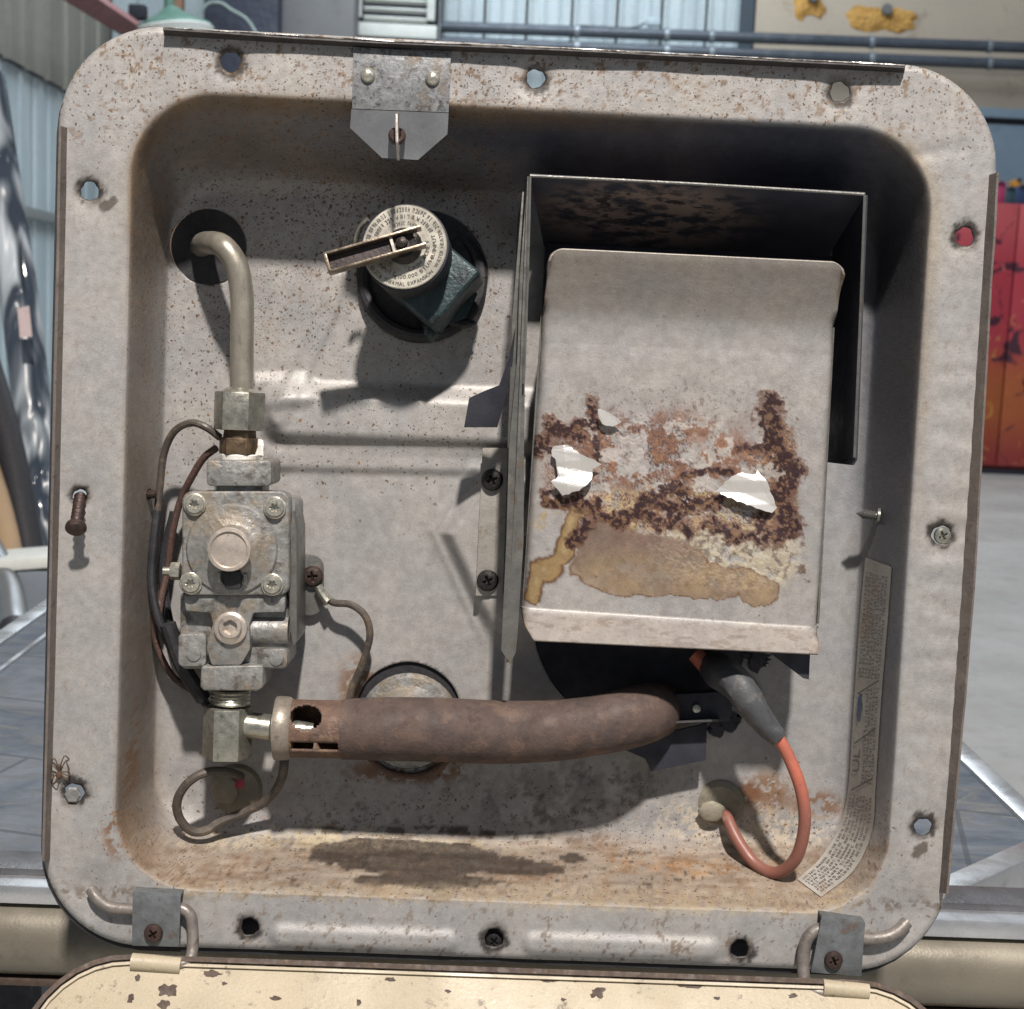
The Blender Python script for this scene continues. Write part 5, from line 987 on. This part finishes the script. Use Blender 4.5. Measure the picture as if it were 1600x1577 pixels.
c = UW(50, 905, 1.95); t = Thing('parts_box', 'small blue-grey box with a white lid edge at the far left', 'box', (c[0], 1.95, c[2]-.06)); part('body', box(c+np.array([.01, 0, -.01]), (.045, .05, .032), .004), worn('blue-grey box', (.20, .23, .27), (.17, .2, .24), .5, 0, 9), t); part('lid', box(c+np.array([.0, 0, .03]), (.056, .055, .008), .004, (np.array([.99, 0, .12]), np.array([0, 1, 0]), np.array([-.12, 0, .99]))), WHT, t)
part('stand', box((c[0]+.01, 1.95, (c[2]-.045)/2), (.02, .02, (c[2]-.045)/2), .002), DARK, t)
# blue roller door and painted locker at the right
a = UW(1520, 172, 11.95); bd2 = Thing('blue_panel', 'flat blue-grey panel on the back wall above the painted locker', 'panel', (a[0]+1.5, 11.95, 0))
BLU = worn('blue-grey painted panel', (.20, .27, .34), (.17, .235, .30), .5, 0, 1.2, (.12, .15, .2), .3, 5, .001, .3, 60)
z1_ = UW(1570, 172, 11.95)[2]; zd = UW(1570, 190, 11.95)[2]
part('panel', box((a[0]+1.5, 11.95, (zd-.03)/2), (1.5, .03, (zd-.03)/2)), BLU, bd2); part('header', box((a[0]+1.5, 11.93, (zd+z1_)/2+.01), (1.5, .05, (z1_-zd)/2-.008), .005), BLU, bd2); part('shadow_gap', box((a[0]+1.5, 11.96, zd), (1.5, .02, .03)), DARK, bd2)
YL = 11.2; lx0 = UW(1512, 500, YL)[0]; lx1 = UW(1576, 500, YL)[0]; lz = UW(1570, 318, YL)[2]; lz0 = .03
LK = Thing('painted_locker', 'tall red locker painted with a loose red and orange mural', 'locker', (lx1, YL, 0))
def mural():
    n = N('red and orange mural'); g = n.t.nodes.new('ShaderNodeSeparateXYZ'); n.put(g, 0, n.co); zc = g.outputs[2]
    a = n.noise(3.6, 3, .5, None, 1.2); b = n.noise(5, 4, .6, n.map((1, 1, .6)), 2.)
    c = n.mix(n.rng(zc, .05, .55), (.30, .035, .035), (.40, .10, .03)); c = n.mix(n.rng(zc, .7, 1.15), c, (.42, .04, .06)); c = n.mix(n.rng(zc, 1.6, 2.1), c, (.50, .09, .10))
    c = n.mix(n.ma('MULTIPLY', n.rng(b, .55, .68), n.rng(zc, 1.5, 1.0)), c, (.62, .30, .07)); c = n.mix(n.rng(a, .54, .60), c, (.06, .015, .03)); c = n.mix(n.ma('MULTIPLY', n.rng(b, .60, .7), n.rng(zc, 1.1, 1.5)), c, (.58, .14, .14))
    return n.out(c, .5, 0)
MUR = mural(); YY = YL
for (u0, u1, nm) in ((lx0-.45, lx1-.006, 'door'), (lx1+.006, lx1+.75, 'door')): part(nm, box(((u0+u1)/2, YY, (lz+lz0)/2+.02), ((u1-u0)/2, .02, (lz-lz0)/2-.02), .006), MUR, LK)
part('carcass', box(((lx0+lx1+.3)/2, YY+.27, (lz+lz0)/2), ((lx1+.75-lx0+.45)/2, .24, (lz-lz0)/2), .01), worn('dark red steel', (.18, .03, .03), (.14, .02, .02), .5), LK)
part('foot', box((lx0+.2, YY+.2, .02), (.6, .2, .02)), DARK, LK)
for k, (a, b, w_, h_, cc_, lb_) in enumerate(((1557, 300, .05, .09, (.50, .06, .16), 'pink bottle-like pot on the painted locker'), (1573, 304, .05, .07, (.05, .10, .13), 'dark teal case on the painted locker'), (1592, 302, .06, .08, (.04, .07, .16), 'navy case at the edge of the painted locker'), (1586, 288, .03, .035, (.55, .25, .04), 'small orange item on top of the navy case'))):
    c = UW(a, b, YL+.15); t = Thing('storage_case', lb_, 'case', (c[0], c[1], lz)); hb = c[2] if k == 3 else lz+h_
    m_ = worn('case paint %d' % k, cc_, tuple(v*.7 for v in cc_), .4, 0, 9); part('body', box((c[0], c[1], hb), (w_, .08, h_), .02), m_, t); part('handle', tube([(c[0]-w_*.5, c[1]-.08, hb+h_*.6), (c[0], c[1]-.1, hb+h_*.9), (c[0]+w_*.5, c[1]-.08, hb+h_*.6)], .008, 6, 3), DARK, t)
